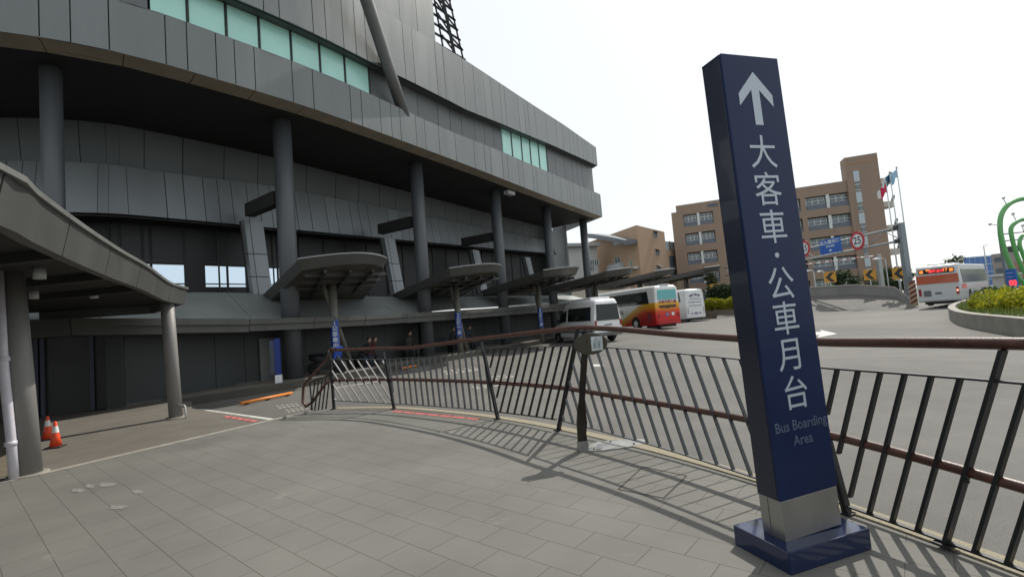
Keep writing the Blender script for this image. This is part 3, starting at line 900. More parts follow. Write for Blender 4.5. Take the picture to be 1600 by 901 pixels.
# ================================================================== BUS SHELTERS
OUT = Vector((.82, -.57, 0)); ALO = Vector((.57, .82, 0))
ROOFM = pmat('shelter_fascia', (.072, .073, .069), .45, .15, .1, 2, island=.04)
ROOFU = pmat('shelter_soffit', (.085, .077, .060), .6, 0, .15, 2)
RIBM = pmat('shelter_rib', (.028, .028, .027), .6)
POST = pmat('shelter_post', (.135, .13, .115), .6, .1, .15, 3, .15, 90, streak=1)
def shelter(base, label, sign_text, hk=1.0, drop=0.0):
    s = thing('bus_shelter', base, label, 'bus shelter', 'leaf-roofed bus shelters along the station')
    def W(o, a, z): return Vector(base) + OUT * (o * hk) + ALO * (a * hk) + Vector((0, 0, z * hk))
    # roof outline: curved outer end, straight inner end
    outl = []
    for i in range(17):
        u = i / 16.0
        a = -2.6 + 3.7 * u
        o = 2.0 + .75 * math.sin(PI * u) ** .8
        outl.append((o, a, 3.70 + .22 * u + .10 * math.sin(PI * u)))
    outl += [(-.4, 2.6, 3.52), (-3.2, 3.9, 3.0), (-3.45, 1.5, 2.86), (-3.4, -1.05, 2.86), (-3.0, -1.3, 2.92)]
    outl = [(o, a, z - drop * (o + 3.3) / 5.5) for o, a, z in outl]
    n = len(outl)
    cen = (-.2, .4)
    # fascia ring: slopes in towards the bottom
    f = MB()
    for i in range(n):
        o0, a0, z0 = outl[i]; o1, a1, z1 = outl[(i + 1) % n]
        sh = lambda o, a, k: (cen[0] + (o - cen[0]) * k, cen[1] + (a - cen[1]) * k)
        k = .93
        b0, b1 = sh(o0, a0, k), sh(o1, a1, k)
        f.quad(W(*b0, z0), W(*b1, z1), W(o1, a1, z1 + .32), W(o0, a0, z0 + .32))
        i0, i1 = sh(o0, a0, .88), sh(o1, a1, .88)
        f.quad(W(*b0, z0), W(*i0, z0 + .0), W(*i1, z1 + .0), W(*b1, z1))
        f.quad(W(*i0, z0), W(*i0, z0 + .14), W(*i1, z1 + .14), W(*i1, z1))
    f.build('fascia', ROOFM, s)
    cp_ = MB()
    for i in range(16):
        o0, a0, z0 = outl[i]; o1, a1, z1 = outl[i + 1]
        k = 1.012
        e0 = (cen[0] + (o0 - cen[0]) * k, cen[1] + (a0 - cen[1]) * k); e1 = (cen[0] + (o1 - cen[0]) * k, cen[1] + (a1 - cen[1]) * k)
        k = .96
        g0 = (cen[0] + (o0 - cen[0]) * k, cen[1] + (a0 - cen[1]) * k); g1 = (cen[0] + (o1 - cen[0]) * k, cen[1] + (a1 - cen[1]) * k)
        cp_.slab([W(*e0, z0 + .325), W(*e1, z1 + .325), W(*e1, z1 + .375), W(*e0, z0 + .375)], [W(*g0, z0 + .325), W(*g1, z1 + .325), W(*g1, z1 + .40), W(*g0, z0 + .40)])
    cp_.build('edge_cap', pmat('shelter_cap', (.19, .195, .195), .4, .3, .1, 3), s)
    r = MB()
    top = [W(o, a, z + .32) for o, a, z in outl]
    und = [W(cen[0] + (o - cen[0]) * .9, cen[1] + (a - cen[1]) * .9, z + .03) for o, a, z in outl]
    ct, cu = W(cen[0], cen[1], 3.86 - .55 * drop), W(cen[0], cen[1], 3.44 - .55 * drop)
    for i in range(n):
        r.add([top[i], top[(i + 1) % n], ct], [(0, 1, 2)]); r.add([und[i], und[(i + 1) % n], cu], [(0, 2, 1)], 1)
    r.build('roof', [ROOFM, ROOFU], s)
    rb = MB()
    zz = lambda o, a: 3.40 + .15 * o + .05 * a - drop * (o + 3.3) / 5.5
    for o in (-2.3, -1.2, -.2, .8, 1.7):
        lo_, hi_ = -1.75 - .40 * o + .25, 2.35 - .5 * o - .25
        rb.bar(W(o, max(lo_, -2.35), zz(o, lo_)), W(o, hi_, zz(o, hi_)), .10, .10)
    for a in (-1.0, 0, 1.0):
        rb.bar(W(-2.8, a + 1.7, zz(-2.8, a + 1.7)), W(2.2, a - .75, zz(2.2, a - .75)), .09, .10)
    rb.build('rib_frame', RIBM, s)
    p = MB(); p.tube([W(0, 0, -.05 / hk), W(0, 0, 3.5)], .155, 18); po = p.build('post', POST, s)
    q = MB(); q.tube([W(-.55, 1.15, -.05), W(-.1, -.35, 3.5)], .10, 12); q.build('brace', POST, s)
    g = MB()
    dirc = Vector((-base[0], -base[1], 0)).normalized()
    ang0 = math.atan2(dirc.y, dirc.x)
    N2 = 10
    for i in range(N2):
        a0, a1 = ang0 - .2 - 1.25 + 2.5 * i / N2, ang0 - .2 - 1.25 + 2.5 * (i + 1) / N2
        rr = .162
        pt = lambda a, z: Vector((base[0] + rr * math.cos(a), base[1] + rr * math.sin(a), z))
        g.add([pt(a0, .98), pt(a1, .98), pt(a1, 2.18), pt(a0, 2.18)], [(0, 1, 2, 3)], 0, True)
    sg = g.build('route_sign', BLUE_V, s)
    rt_ = Vector((-dirc.y, dirc.x, 0)) * -1
    rt_ = Vector((dirc.y, -dirc.x, 0))
    if rt_.x < 0: rt_ = -rt_
    for i, ch in enumerate(sign_text):
        text_part('sign_lettering', ch, .27 if i == 0 else .215, LETTER, sg, Vector((base[0], base[1], 2.04 - .225 * i)) + dirc * .168, rt_, (0, 0, 1), .003, bold=.006)
    return s
sh_px = [(527, 582), (720, 552), (848, 533)]
sh_base = [G(x, y, .10) for x, y in sh_px]
sh_lab = ['nearest bus shelter with a leaf-shaped grey roof and post lettered with a 1',
          'second bus shelter from the fence, its post lettered with a 2',
          'third bus shelter, its post lettered with a 3, beside the white minibus',
          'fourth bus shelter roof, standing just behind the white minibus',
          'fifth bus shelter roof, rising behind the red and yellow coach',
          'farthest bus shelter roof, over the white coach']
sh_base += [D(933, 478, 35.5) * 1, D(1004, 470, 47.0) * 1, D(1076, 462, 57.0) * 1]
for v in sh_base[3:]: v.z = .10
for i, (bp, lab) in enumerate(zip(sh_base, sh_lab)):
    shelter((bp.x, bp.y, .10), lab, ['1公車專用', '2公路客運', '3公路客運', '4公路客運', '5', '6'][i], (1.0, 1.05, 1.1, 1.15, 1.3, 1.48)[i], (0, .25, .35, .4, .4, .42)[i])
# ================================================================== FENCE
fn = thing('fence', FEN.at(6, 0, 0), 'dark metal fence of slanted bars with two brown handrails round the paved plaza', 'fence')
def rail(name, tab, r):
    f = lerp_tab(tab)
    m = MB()
    T = [FEN.L * 0 + .0 + .22 * i for i in range(int(15 / .22))]
    m.tube([FEN.at(t, .02, f(t)) for t in T], r, 14)
    return m.build(name, RUST, fn)
TOPR = [(0, 1.262), (2.17, 1.21), (4.0, 1.315), (5.9, 1.40), (6.5, 1.425), (7.15, 1.385), (8.1, 1.305), (8.9, 1.26), (9.6, 1.24), (10.3, 1.25), (12, 1.27), (15, 1.27)]
LOWR = [(0, .615), (2.1, .585), (4.3, .59), (6.1, .60), (7.4, .56), (8.8, .545), (9.6, .545), (10.2, .515), (10.7, .485), (12, .46), (15, .45)]
rail('top_handrail', TOPR, .034)
rail('lower_handrail', LOWR, .031)
tz = lerp_tab([(0, 1.07), (1.5, 1.0), (2.5, 1.02), (4.4, 1.15), (6.3, 1.18), (6.9, 1.17), (8.85, 1.08), (9.6, 1.05), (10.4, 1.05), (15, 1.05)])
bz = lerp_tab([(0, .19), (1.55, .10), (4.4, .12), (5.9, .15), (7.2, .10), (8.84, .05), (9.5, .06), (10.4, .05), (15, .06)])
FW = lambda t, z: FEN.at(t, 0, z)
posts = [((.02, 0), (-.04, 1.22)), ((1.60, 0), (1.42, 1.16)), ((4.47, 0), (4.20, 1.28)), ((5.88, 0), (6.47, 1.39)), ((9.62, 0), (9.42, 1.21)), ((10.24, .03), (10.66, 1.22)), ((12.4, .0), (12.1, 1.24)), ((14.2, .0), (14.6, 1.24))]
for (t0, z0), (t1, z1) in posts:
    m = MB()
    a, c = FW(max(0, t0), z0), FW(max(0, t1), z1)
    q, T, N = FEN.frame(max(.01, t0))
    up = Vector((N.x, N.y, 0))
    m.bar(a, c, .020, .055, up=up)
    d = (c - a)
    sd_ = Vector((T.x, T.y, 0)) * .025
    if t0 < 10: m.bar(a + sd_, a + d * .86 + sd_, .016, .045, up=up)
    m.box(a + Vector((0, 0, .006)), (.10, .09, .012), math.atan2(T.y, T.x))
    ps = m.build('post', BLACK, fn)
    for tab in (LOWR,):
        zz_ = lerp_tab(tab)(t0 + (t1 - t0) * .45)
        u = (zz_ - z0) / max(.1, (z1 - z0)); pc = a.lerp(c, u)
        k = MB(); k.tube([pc - Vector((0, 0, .05)) , pc + Vector((0, 0, -.03)) - up * .02], .012, 8); k.build('bracket', BLACK, ps)
def panel(tl0, tl1, tr0, tr1, spacing, shift, wid, mat=None, anchor=None, skip=None):
    """bars between a left post (bottom tl0, top tl1) and a right post (tr0, tr1); shift = how far a bar's top sits along from its foot"""
    m = MB()
    H = 1.0
    for tf, zf in ((tz, .028), (bz, .028)):
        top = tf is tz
        a, c = (tl1, tr1) if top else (tl0, tr0)
        k = max(2, int((c - a) / .15))
        for i in range(k):
            u, v = a + (c - a) * i / k, a + (c - a) * (i + 1) / k
            m.bar(FW(max(0, u), tf(u)), FW(max(0, v), tf(v)), .035, .012)
    s = min(tl0, tl0 - shift) - 1.0 if anchor is None else anchor - 5 * spacing
    end = max(tr0, tr1) + 1.0 + abs(shift)
    while s < end:
        # bar foot at (s, zb), head at (s+shift, zt); clip to the posts
        f0, f1 = 0.0, 1.0
        L = lambda f: (s + shift * f)
        inside = lambda f: (tl0 + (tl1 - tl0) * f + .03) <= L(f) <= (tr0 + (tr1 - tr0) * f - .03)
        fs = [i / 40 for i in range(41) if inside(i / 40)]
        if len(fs) > 2 and not (skip is not None and abs(s - skip) < .06):
            f0, f1 = fs[0], fs[-1]
            zz2 = lambda f: bz(L(f)) + (tz(L(f)) - bz(L(f))) * f
            a, c = FW(max(.0, L(f0)), zz2(f0)), FW(max(.0, L(f1)), zz2(f1))
            q, T, N = FEN.frame(max(.01, L(.5)))
            m.bar(a, c, wid, .036, up=Vector((N.x, N.y, 0)))
        s += spacing
    return m.build('panel', [mat or BLACK], fn)
BAR_SHEEN = pmat('fence_bar_sky_sheen', (.058, .063, .067), .5, .15, .1, 6)  # greyer copy of the bar colour, sky reflection put into the tone
panel(.02, -.02, 1.60, 1.44, .215, -.68, .014, BAR_SHEEN)
panel(1.62, 1.46, 4.45, 4.24, .168, -.07, .014, BAR_SHEEN)
panel(4.49, 4.28, 5.86, 6.32, .175, .52, .014)
panel(5.92, 6.38, 9.58, 9.46, .185, -.35, .014, BAR_SHEEN)
panel(9.64, 9.48, 12.36, 12.14, .150, .35, .020, None, 9.64, 10.24)
panel(12.44, 12.18, 14.18, 14.52, .16, -.3, .018)
# sloping loop of rail at the far end of the fence
m = MB()
e0 = FW(0, 1.262); e1 = FW(0, .615)
Q = [e0, G(0, 0, 0) * 0 + D(512, 560, 10.5), D(478, 597, 10.7), D(474, 604, 10.7), D(473, 628, 10.7), D(478, 635, 10.65), D(488, 628, 10.6), D(508, 600, 10.5), e1]
m.tube(Q, .03, 12); m.build('end_loop', RUST, fn)
m = MB()
for i in range(5):
    u = (i + .5) / 5.4
    tp = D(518 - 30 * u, 585 + 8 * u, 10.5); bt = D(512 - 32 * u, 640 + 6 * u, 10.6)
    m.bar(tp, bt, .022, .03, up=(0, 1, 0))
m.bar(D(518, 584, 10.5), D(484, 598, 10.6), .022, .03); m.bar(D(484, 598, 10.6), D(489, 652, 10.6), .022, .03, up=(0, 1, 0)); 
m.build('end_panel', BLACK, fn)

# ================================================================== TOTEM SIGN
tA, tB = G(1222, 848, .13), G(1310, 822, .13)
ex = (tB - tA); FWD = ex.length; ex.normalize()
ey = Vector((-ex.y, ex.x, 0))                                # into the sign
def S(u, v, z): return Vector((tA.x, tA.y, 0)) + ex * u + ey * v + Vector((0, 0, z))
sg = thing('sign_pillar', S(.23, .12, 0), 'tall navy sign pillar with white arrow and bus boarding lettering beside the fence', 'sign')
SD = .17; ZT = 3.19
def sbox(mb, u0, u1, v0, v1, z0, z1):
    mb.prism([S(u0, v0, 0)[:2], S(u1, v0, 0)[:2], S(u1, v1, 0)[:2], S(u0, v1, 0)[:2]], z0, z1)
m = MB(); sbox(m, -.06, .60, -.10, .33, .0, .13); m.build('base_block', NAVY_G, sg, bevel=.006)
m = MB(); sbox(m, 0, FWD, 0, SD, .132, .372); sp = m.build('plinth', STAIN, sg, bevel=.004)
k = MB(); k.add([S(-.0012, .10, .133), S(-.0012, .103, .133), S(-.0012, .103, .37), S(-.0012, .10, .37)], [(0, 1, 2, 3)]); k.build('seam', SEAM, sp)
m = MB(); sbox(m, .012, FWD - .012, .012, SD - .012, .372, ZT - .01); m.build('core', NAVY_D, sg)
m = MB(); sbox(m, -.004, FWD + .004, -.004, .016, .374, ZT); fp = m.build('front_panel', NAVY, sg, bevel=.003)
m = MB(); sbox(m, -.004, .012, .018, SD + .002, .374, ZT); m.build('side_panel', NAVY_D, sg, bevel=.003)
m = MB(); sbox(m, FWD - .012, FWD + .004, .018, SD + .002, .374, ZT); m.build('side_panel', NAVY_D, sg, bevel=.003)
m = MB(); sbox(m, -.004, FWD + .004, .018, SD + .002, ZT - .012, ZT + .001); m.build('top_cap', NAVY, sg)
def ftext(body, z, size, mat, bold=.0, xs=1.0, u=None):
    text_part('lettering', body, size, mat, fp, S(u if u is not None else .232, -.0055, z), ex, (0, 0, 1), .0012, bold=bold, xs=xs)
for ch, z, sz in (('大', 2.53, .235), ('客', 2.285, .235), ('車', 2.04, .235), ('公', 1.675, .228), ('車', 1.452, .226), ('月', 1.226, .224), ('台', .985, .222)):
    ftext(ch, z, sz, LETTER, .0, u=.232)
m = MB(); c0 = S(.232, -.0055, 1.872)
ring = [c0 + ex * (.017 * math.cos(2 * PI * i / 20)) + Vector((0, 0, .017 * math.sin(2 * PI * i / 20))) for i in range(20)]
m.slab(ring, [p + ey * .002 for p in ring]); m.build('lettering', LETTER, fp)
ftext('Bus Boarding', .803, .088, LETTER_D, .0005, .92, u=.238)
ftext('Area', .708, .088, LETTER_D, .0005, .92, u=.238)
ar = [(0, .155), (.140, .005), (.140, -.075), (.032, .035), (.032, -.20), (-.032, -.20), (-.032, .035), (-.140, -.075), (-.140, .005)]
m = MB(); fr = [S(.236, 0, 0) + ex * x + Vector((0, 0, 2.925 + z * 1.0)) - ey * .0068 for x, z in ar]
m.slab(fr, [p + ey * .002 for p in fr]); m.build('arrow', LETTER, fp)

tilt = Matrix.Translation(ex * .035) @ Matrix.Rotation(math.radians(-1.4), 4, ey)   # the pillar stands slightly out of plumb
bpy.context.view_layer.update()
for o in sg.children:
    if o.name != 'base_block': o.matrix_local = tilt @ Matrix.Translation(o.location)
# ================================================================== OVAL SIGN ON A POST
ob = G(912, 704)
ov = thing('oval_sign', ob, 'dark oval sign board with a paper notice on a flat tapered post by the fence', 'sign')
fx = Vector((1, .12, 0)).normalized(); fy = Vector((-fx.y, fx.x, 0))
O = lambda u, v, z: Vector((ob.x, ob.y, 0)) + fx * u + fy * v + Vector((0, 0, z))
BRZ = pmat('bronze_steel', (.035, .030, .024), .35, .6, .2, 5)
m = MB()
prof = [(0.0, .052, 0), (.10, .055, 0), (.20, .052, .0), (.32, .062, .012), (.45, .05, .02), (.6, .034, .04), (.8, .036, .07), (1.05, .036, .11), (1.24, .036, .14)]
for (z0, w0_, s0), (z1, w1_, s1) in zip(prof, prof[1:]):
    fr = [O(s0 - w0_, 0, z0), O(s0 + w0_, 0, z0), O(s1 + w1_, 0, z1), O(s1 - w1_, 0, z1)]
    m.slab(fr, [p + fy * .035 for p in fr])
m.build('post', BRZ, ov)
m = MB(); m.box(O(0, .017, .055), (.125, .05, .11), math.atan2(fx.y, fx.x)); m.build('post_shoe', STAIN, ov, bevel=.004)
oc = O(.20, -.012, 1.235)
ring = [oc + fx * (.205 * math.cos(2 * PI * i / 40)) + Vector((0, 0, .128 * math.sin(2 * PI * i / 40))) for i in range(40)]
m = MB(); m.slab(ring, [p + fy * .02 for p in ring]); bd = m.build('board', pmat('board_bronze', (.05, .046, .032), .4, .3, .12, 4), ov, bevel=.003)
ring2 = [p + fy * .03 + fx * .012 for p in ring]
m = MB(); m.slab(ring2, [p + fy * .015 for p in ring2]); m.build('back_plate', STAIN, ov)
m = MB(); c = oc + fx * .075; fr = [c + fx * u + Vector((0, 0, v)) - fy * .0045 for u, v in ((-.07, -.085), (.07, -.085), (.07, .085), (-.07, .085))]
m.slab(fr, [p + fy * .003 for p in fr]); m.build('notice', pmat('notice_paper', (.46, .50, .50), .3, 0, .3, 9), bd)
m = MB(); fr = [c + fx * u + Vector((0, 0, v)) - fy * .0055 for u, v in ((-.05, -.055), (.03, -.06), (.05, .03), (-.02, .065), (-.045, .02))]
m.slab(fr, [p + fy * .0008 for p in fr]); m.build('notice_print', pmat('notice_print', (.30, .35, .35), .3, 0, .4, 20), bd)
m = MB(); m.bar(O(.15, .01, 1.24), O(.16, .02, 1.41), .02, .05, up=(0, 1, 0)); m.build('top_bracket', BRZ, ov)
bpz = Curve([(-.05, -.02), (.1, -.09), (.45, -.1), (.75, -.02), (.82, .1), (.72, .2), (.42, .28), (.1, .22), (-.02, .1), (-.05, -.02)], 5)
m = MB(); m.prism([O(p.x, p.y, 0)[:2] for p in bpz.p[:-1]], .001, .014); bpl = m.build('base_plate', pmat('base_plate_steel', (.34, .34, .33), .38, .7, .25, 5), ov)
m = MB()
for u, v in ((.12, -.03), (.62, .0), (.7, .14), (.4, .21), (.1, .16)): m.tube([O(u, v, .014), O(u, v, .03)], .014, 8)
m.build('bolts', STAIN, bpl)
m = MB(); m.box(O(.19, -.035, .045), (.05, .02, .07), 0); m.build('white_tag', WHITE, ov)
# ================================================================== CONES, TOTEMS, WHEEL STOPS, PEOPLE
def cone(loc, rz):
    c = thing('traffic_cone', loc, 'orange traffic cone', 'traffic cone', 'orange cones by the canopy pole', rz)
    m = MB(); m.box((0, 0, .018), (.36, .36, .036)); m.build('base', pmat('cone_base', (.03, .03, .03), .8), c, True, bevel=.01)
    m = MB(); m.tube([(0, 0, .036), (0, 0, .30), (0, 0, .46), (0, 0, .69), (0, 0, .70)], [.135, .092, .067, .03, .02], 24)
    m.build('body', pmat('cone_orange', (.80, .075, .02), .45), c, True)
    m = MB(); m.tube([(0, 0, .40), (0, 0, .57)], [.079, .052], 24, caps=False); m.build('reflective_band', pmat('cone_white', (.75, .75, .74), .4), c, True)
    return c
p = G(87, 698)
c1 = cone((p.x, p.y, -.005), .3); c1['label'] = 'orange traffic cone with white band, the nearer of the pair by the canopy pole'
c1.scale = (.66, .66, .66)
c2 = copy_tree(c1); q = G(75, 686); c2.location = (q.x, q.y, -.005); c2.rotation_euler.z = .9
c2['label'] = 'orange traffic cone partly hidden behind the nearer cone'

def wheel_stop(a, b, label):
    a, b = Vector(a), Vector(b)
    s = thing('wheel_stop', (a + b) / 2, label, 'wheel stop', 'orange bars on the bus bays')
    m = MB(); m.tube([a + Vector((0, 0, .07)), b + Vector((0, 0, .07))], .043, 12); m.build('bar', ORANGE, s)
    m = MB()
    for u in (.1, .5, .9):
        c = a.lerp(b, u); m.box(c + Vector((0, 0, .015)), (.1, .1, .03))
    m.build('feet', BLACK, s, kind='stuff')
wheel_stop(G(376, 634, -.15), G(456, 617, -.15), 'thick orange bar on the road in front of the nearest shelter')
wheel_stop(G(628, 578, -.15), G(676, 568, -.15), 'thin orange bar on the road before the second shelter')
wheel_stop(G(786, 546, -.15), G(816, 540, -.15), 'short orange bar by the third shelter left of the minibus')

def totem(px, py, ytop, label, wpx=12):
    p = G(px, py, .1)
    t = thing('blue_totem', p, label, 'totem sign', 'slim blue totems at the station columns')
    h = D(px, ytop, p.y).z - .1
    rz = math.atan2(-p.x, p.y) * .6
    R = Matrix.Rotation(rz, 3, 'Z')
    m = MB(); m.box(p + Vector((0, 0, .14)), (.20, .2, .28), rz); m.build('foot', WHITE, t)
    m = MB(); m.box(p + Vector((0, 0, .28 + (h - .28) / 2)), (.17, .16, h - .28), rz); b_ = m.build('body', pmat('totem_blue', (.015, .035, .20), .4), t)
    m = MB(); m.box(p + R @ Vector((-.16, .0, .30 + (h - .34) / 2)), (.14, .12, h - .4), rz); m.build('side_panel', pmat('totem_grey', (.06, .075, .10), .5), t)
    m = MB(); m.box(p + R @ Vector((-.16, -.064, h - .18)), (.11, .01, .2), rz); m.build('pictogram', pmat('totem_print', (.05, .07, .16), .5), t)
totem(436, 598, 528, 'slim blue totem with white foot beside the nearest station column')
totem(666, 556, 502, 'slim blue totem beside the second station column')
totem(814, 531, 488, 'slim blue totem right of the third station column')

def skin_body(name, verts, edges, radii, mat, parent, sub=1):
    me = bpy.data.meshes.new(name); me.from_pydata(verts, edges, [])
    tmp = bpy.data.objects.new(name, me); COL.objects.link(tmp)
    md = tmp.modifiers.new('skin', 'SKIN')
    for i, r in enumerate(radii):
        me.skin_vertices[0].data[i].radius = (r, r)
        me.skin_vertices[0].data[i].use_root = (i == 0)
    sb = tmp.modifiers.new('sub', 'SUBSURF'); sb.levels = sub
    dg = bpy.context.evaluated_depsgraph_get()
    out = bpy.data.meshes.new_from_object(tmp.evaluated_get(dg))
    COL.objects.unlink(tmp); bpy.data.objects.remove(tmp)
    for pl in out.polygons: pl.use_smooth = True
    out.materials.clear(); out.materials.append(mat)
    o = bpy.data.objects.new(name, out); COL.objects.link(o); o.parent = parent
    return o
SKIN = pmat('skin_tone', (.36, .20, .13), .5)
HAIR = pmat('black_hair', (.012, .010, .009), .6)
def seated(loc, rz, label, top, trousers, lean=.1):
    p = thing('person', loc, label, 'person', 'people waiting on the bench by the station wall', rz)
    # facing -y; hips on the bench at .45
    V = [(0, .05, .50), (0, .04, .70), (0, .02 - lean * .3, .95), (0, 0 - lean * .5, 1.06), (0, -.02 - lean * .6, 1.12),
         (-.10, .03, .50), (-.12, -.36, .50), (-.12, -.38, .10), (-.12, -.50, .05),
         (.10, .03, .50), (.13, -.36, .50), (.13, -.36, .10), (.13, -.48, .05),
         (-.19, -lean * .4, .99), (-.24, -.02, .72), (-.15, -.27, .60), (-.12, -.34, .58),
         (.19, -lean * .4, .99), (.24, -.02, .72), (.15, -.27, .60), (.12, -.34, .58)]
    E_ = [(0, 1), (1, 2), (2, 3), (3, 4), (0, 5), (5, 6), (6, 7), (7, 8), (0, 9), (9, 10), (10, 11), (11, 12), (2, 13), (13, 14), (14, 15), (15, 16), (2, 17), (17, 18), (18, 19), (19, 20)]
    R_ = [.13, .13, .13, .06, .05, .09, .075, .05, .045, .09, .075, .05, .045, .06, .045, .035, .03, .06, .045, .035, .03]
    skin_body('body', V, E_, R_, top, p)
    m = MB()
    hc = Vector((0, -.05 - lean * .6, 1.24))
    def ball(mb, c, r, n=10, zmin=-1):
        rows = []
        for i in range(n + 1):
            ph = PI * i / n
            rows.append([(c[0] + r[0] * math.sin(ph) * math.cos(2 * PI * j / 14), c[1] + r[1] * math.sin(ph) * math.sin(2 * PI * j / 14), c[2] + r[2] * math.cos(ph)) for j in range(14)])
        for i in range(n):
            for j in range(14):
                q = [rows[i][j], rows[i][(j + 1) % 14], rows[i + 1][(j + 1) % 14], rows[i + 1][j]]
                if min(v[2] for v in q) >= zmin: mb.add(q, [(0, 1, 2, 3)], 0, True)
    ball(m, hc, (.075, .092, .115)); ball(m, hc + Vector((0, -.095, -.01)), (.014, .02, .022), 6)
    m.build('head', SKIN, p, True)
    m = MB(); ball(m, hc + Vector((0, .018, .018)), (.085, .095, .117), 10, hc.z - .01); m.build('hair', HAIR, p, True)
    m = MB()
    for s in (-1, 1):
        m.tube([(s * .105, .05, .51), (s * .125, -.30, .515), (s * .128, -.40, .50)], [.095, .085, .08], 10)
        m.tube([(s * .128, -.38, .50), (s * .126, -.39, .13)], [.078, .06], 10)
    m.build('trousers', trousers, p, True)
    return p
CL1 = pmat('cloth_black', (.02, .021, .025), .85); CL2 = pmat('cloth_navy', (.02, .028, .05), .85); CL3 = pmat('cloth_olive', (.035, .033, .028), .85); CL4 = pmat('cloth_red', (.09, .02, .022), .85)
def bench_spot(px, off=1.95):
    h = hit(FAC, px, 560, off); q, T, N = FAC.frame(h[0])
    return FAC.at(h[0], off, .1), math.atan2(T.y, T.x)
for i, (px, lab, a, c, ln) in enumerate(((566, 'seated person in dark clothes, left of the pair behind the nearest shelter brace', CL1, CL2, .75), (577, 'seated person in a dark reddish top, right of the pair by the nearest shelter brace', CL4, CL1, .65),
                          (641, 'seated person in a dark patterned jacket left of the second station column', CL3, CL1, .05), (709, 'seated person half hidden left of the second shelter post', CL1, CL2, .1), (733, 'seated person in dark clothes right of the second shelter post', CL2, CL1, .2))):
    P, rz = bench_spot(px)
    if i < 2: P.z -= .12
    seated(P, rz, lab, a, c, ln)
for i, (x0, x1, lab) in enumerate(((556, 588, 'dark bench under the two seated people by the nearest shelter'), (630, 654, 'dark bench left of the second station column'), (700, 745, 'dark bench behind the second shelter post'))):
    A_, ra = bench_spot(x0); B_, rb_ = bench_spot(x1)
    bn = thing('waiting_bench', (A_ + B_) / 2, lab, 'bench', 'dark waiting benches along the wall')
    rz = math.atan2((B_ - A_).y, (B_ - A_).x); Ln = (B_ - A_).length
    m = MB(); m.box((A_ + B_) / 2 + Vector((0, 0, .42)), (Ln, .42, .05), rz); m.build('seat', STEEL_D, bn)
    for u in (.1, .9):
        m = MB(); m.box(A_.lerp(B_, u) + Vector((0, 0, .2)), (.06, .36, .4), rz); m.build('leg', BLACK, bn)

# parked scooter by the end of the fence
P, rz = bench_spot(511, 1.2)
sc = thing('parked_scooter', P, 'dark parked scooter with a blue front beside the nearest shelter post', 'scooter', rz=rz + .35)
m = MB()
m.tube([(0, -.55, .32), (0, -.42, .62), (0, -.34, .95)], [.07, .10, .08], 10)
m.tube([(0, .05, .52), (0, .35, .60), (0, .75, .66)], [.13, .17, .10], 12)
m.box((0, -.15, .26), (.28, .5, .08)); m.build('body', CL1, sc, True)
m = MB(); m.box((0, -.50, .80), (.46, .06, .46), 0, 0, Matrix.Rotation(.3, 3, 'X')); m.build('front_shield', pmat('scooter_blue', (.015, .06, .34), .35, coat=.3), sc, True, bevel=.02)
m = MB(); m.tube([(-.34, -.22, 1.0), (-.1, -.34, .98), (.1, -.34, .98), (.34, -.22, 1.0)], .02, 8); m.build('handlebar', BLACK, sc, True)
for s in (-1, 1):
    m = MB(); m.tube([(s * .24, -.3, .99), (s * .30, -.3, 1.16)], .008, 6); m.box((s * .31, -.3, 1.2), (.13, .02, .08)); m.build('mirror', BLACK, sc, True)
m = MB(); m.box((0, .38, .76), (.28, .7, .10)); m.build('seat', BLACK, sc, True, bevel=.03)
for y in (-.58, .62):
    m = MB(); m.tube([(-.055, y, .24), (.055, y, .24)], .24, 20); m.build('wheel', TYRE, sc, True)

# ================================================================== VEHICLES  (local: +y forward, rear bumper at y = 0)
def heading(h): return math.atan2(-h[0], h[1])
def shell(stations, name, mat, parent, n=6):
    """loft of rounded cross-sections: (y, half width bottom, half width top, z bottom, z top, corner radius)"""
    m = MB(); rings = []
    for y, wb, wt, z0, z1, r in stations:
        ring = []
        zc = z0 + (z1 - z0) * .45
        pts = [(-wb + .04, z0), (-wb, z0 + .06), (-wb, zc)]
        for i in range(n + 1):
            a = PI - (PI / 2) * i / n
            ring_r = min(r, wt * .9)
            pts.append((-wt + ring_r + ring_r * math.cos(a), z1 - ring_r * .8 + ring_r * .8 * math.sin(a)))
        pts += [(-x, z) for x, z in pts[::-1]]
        rings.append([(x, y, z) for x, z in pts])
    k = len(rings[0])
    for A_, B_ in zip(rings, rings[1:]):
        for j in range(k):
            m.add([A_[j], A_[(j + 1) % k], B_[(j + 1) % k], B_[j]], [(0, 1, 2, 3)], 0, True)
    m.add(rings[0], [tuple(range(k))]); m.add(rings[-1], [tuple(range(k))[::-1]])
    # weld so that smooth shading works
    me_o = m.build(name, mat, parent, True)
    bm = bmesh.new(); bm.from_mesh(me_o.data)
    bmesh.ops.remove_doubles(bm, verts=bm.verts, dist=.0005)
    bmesh.ops.recalc_face_normals(bm, faces=bm.faces)
    for e in bm.edges:
        if len(e.link_faces) == 2 and e.calc_face_angle(0) > .75: e.smooth = False
    bm.to_mesh(me_o.data); bm.free()
    return me_o
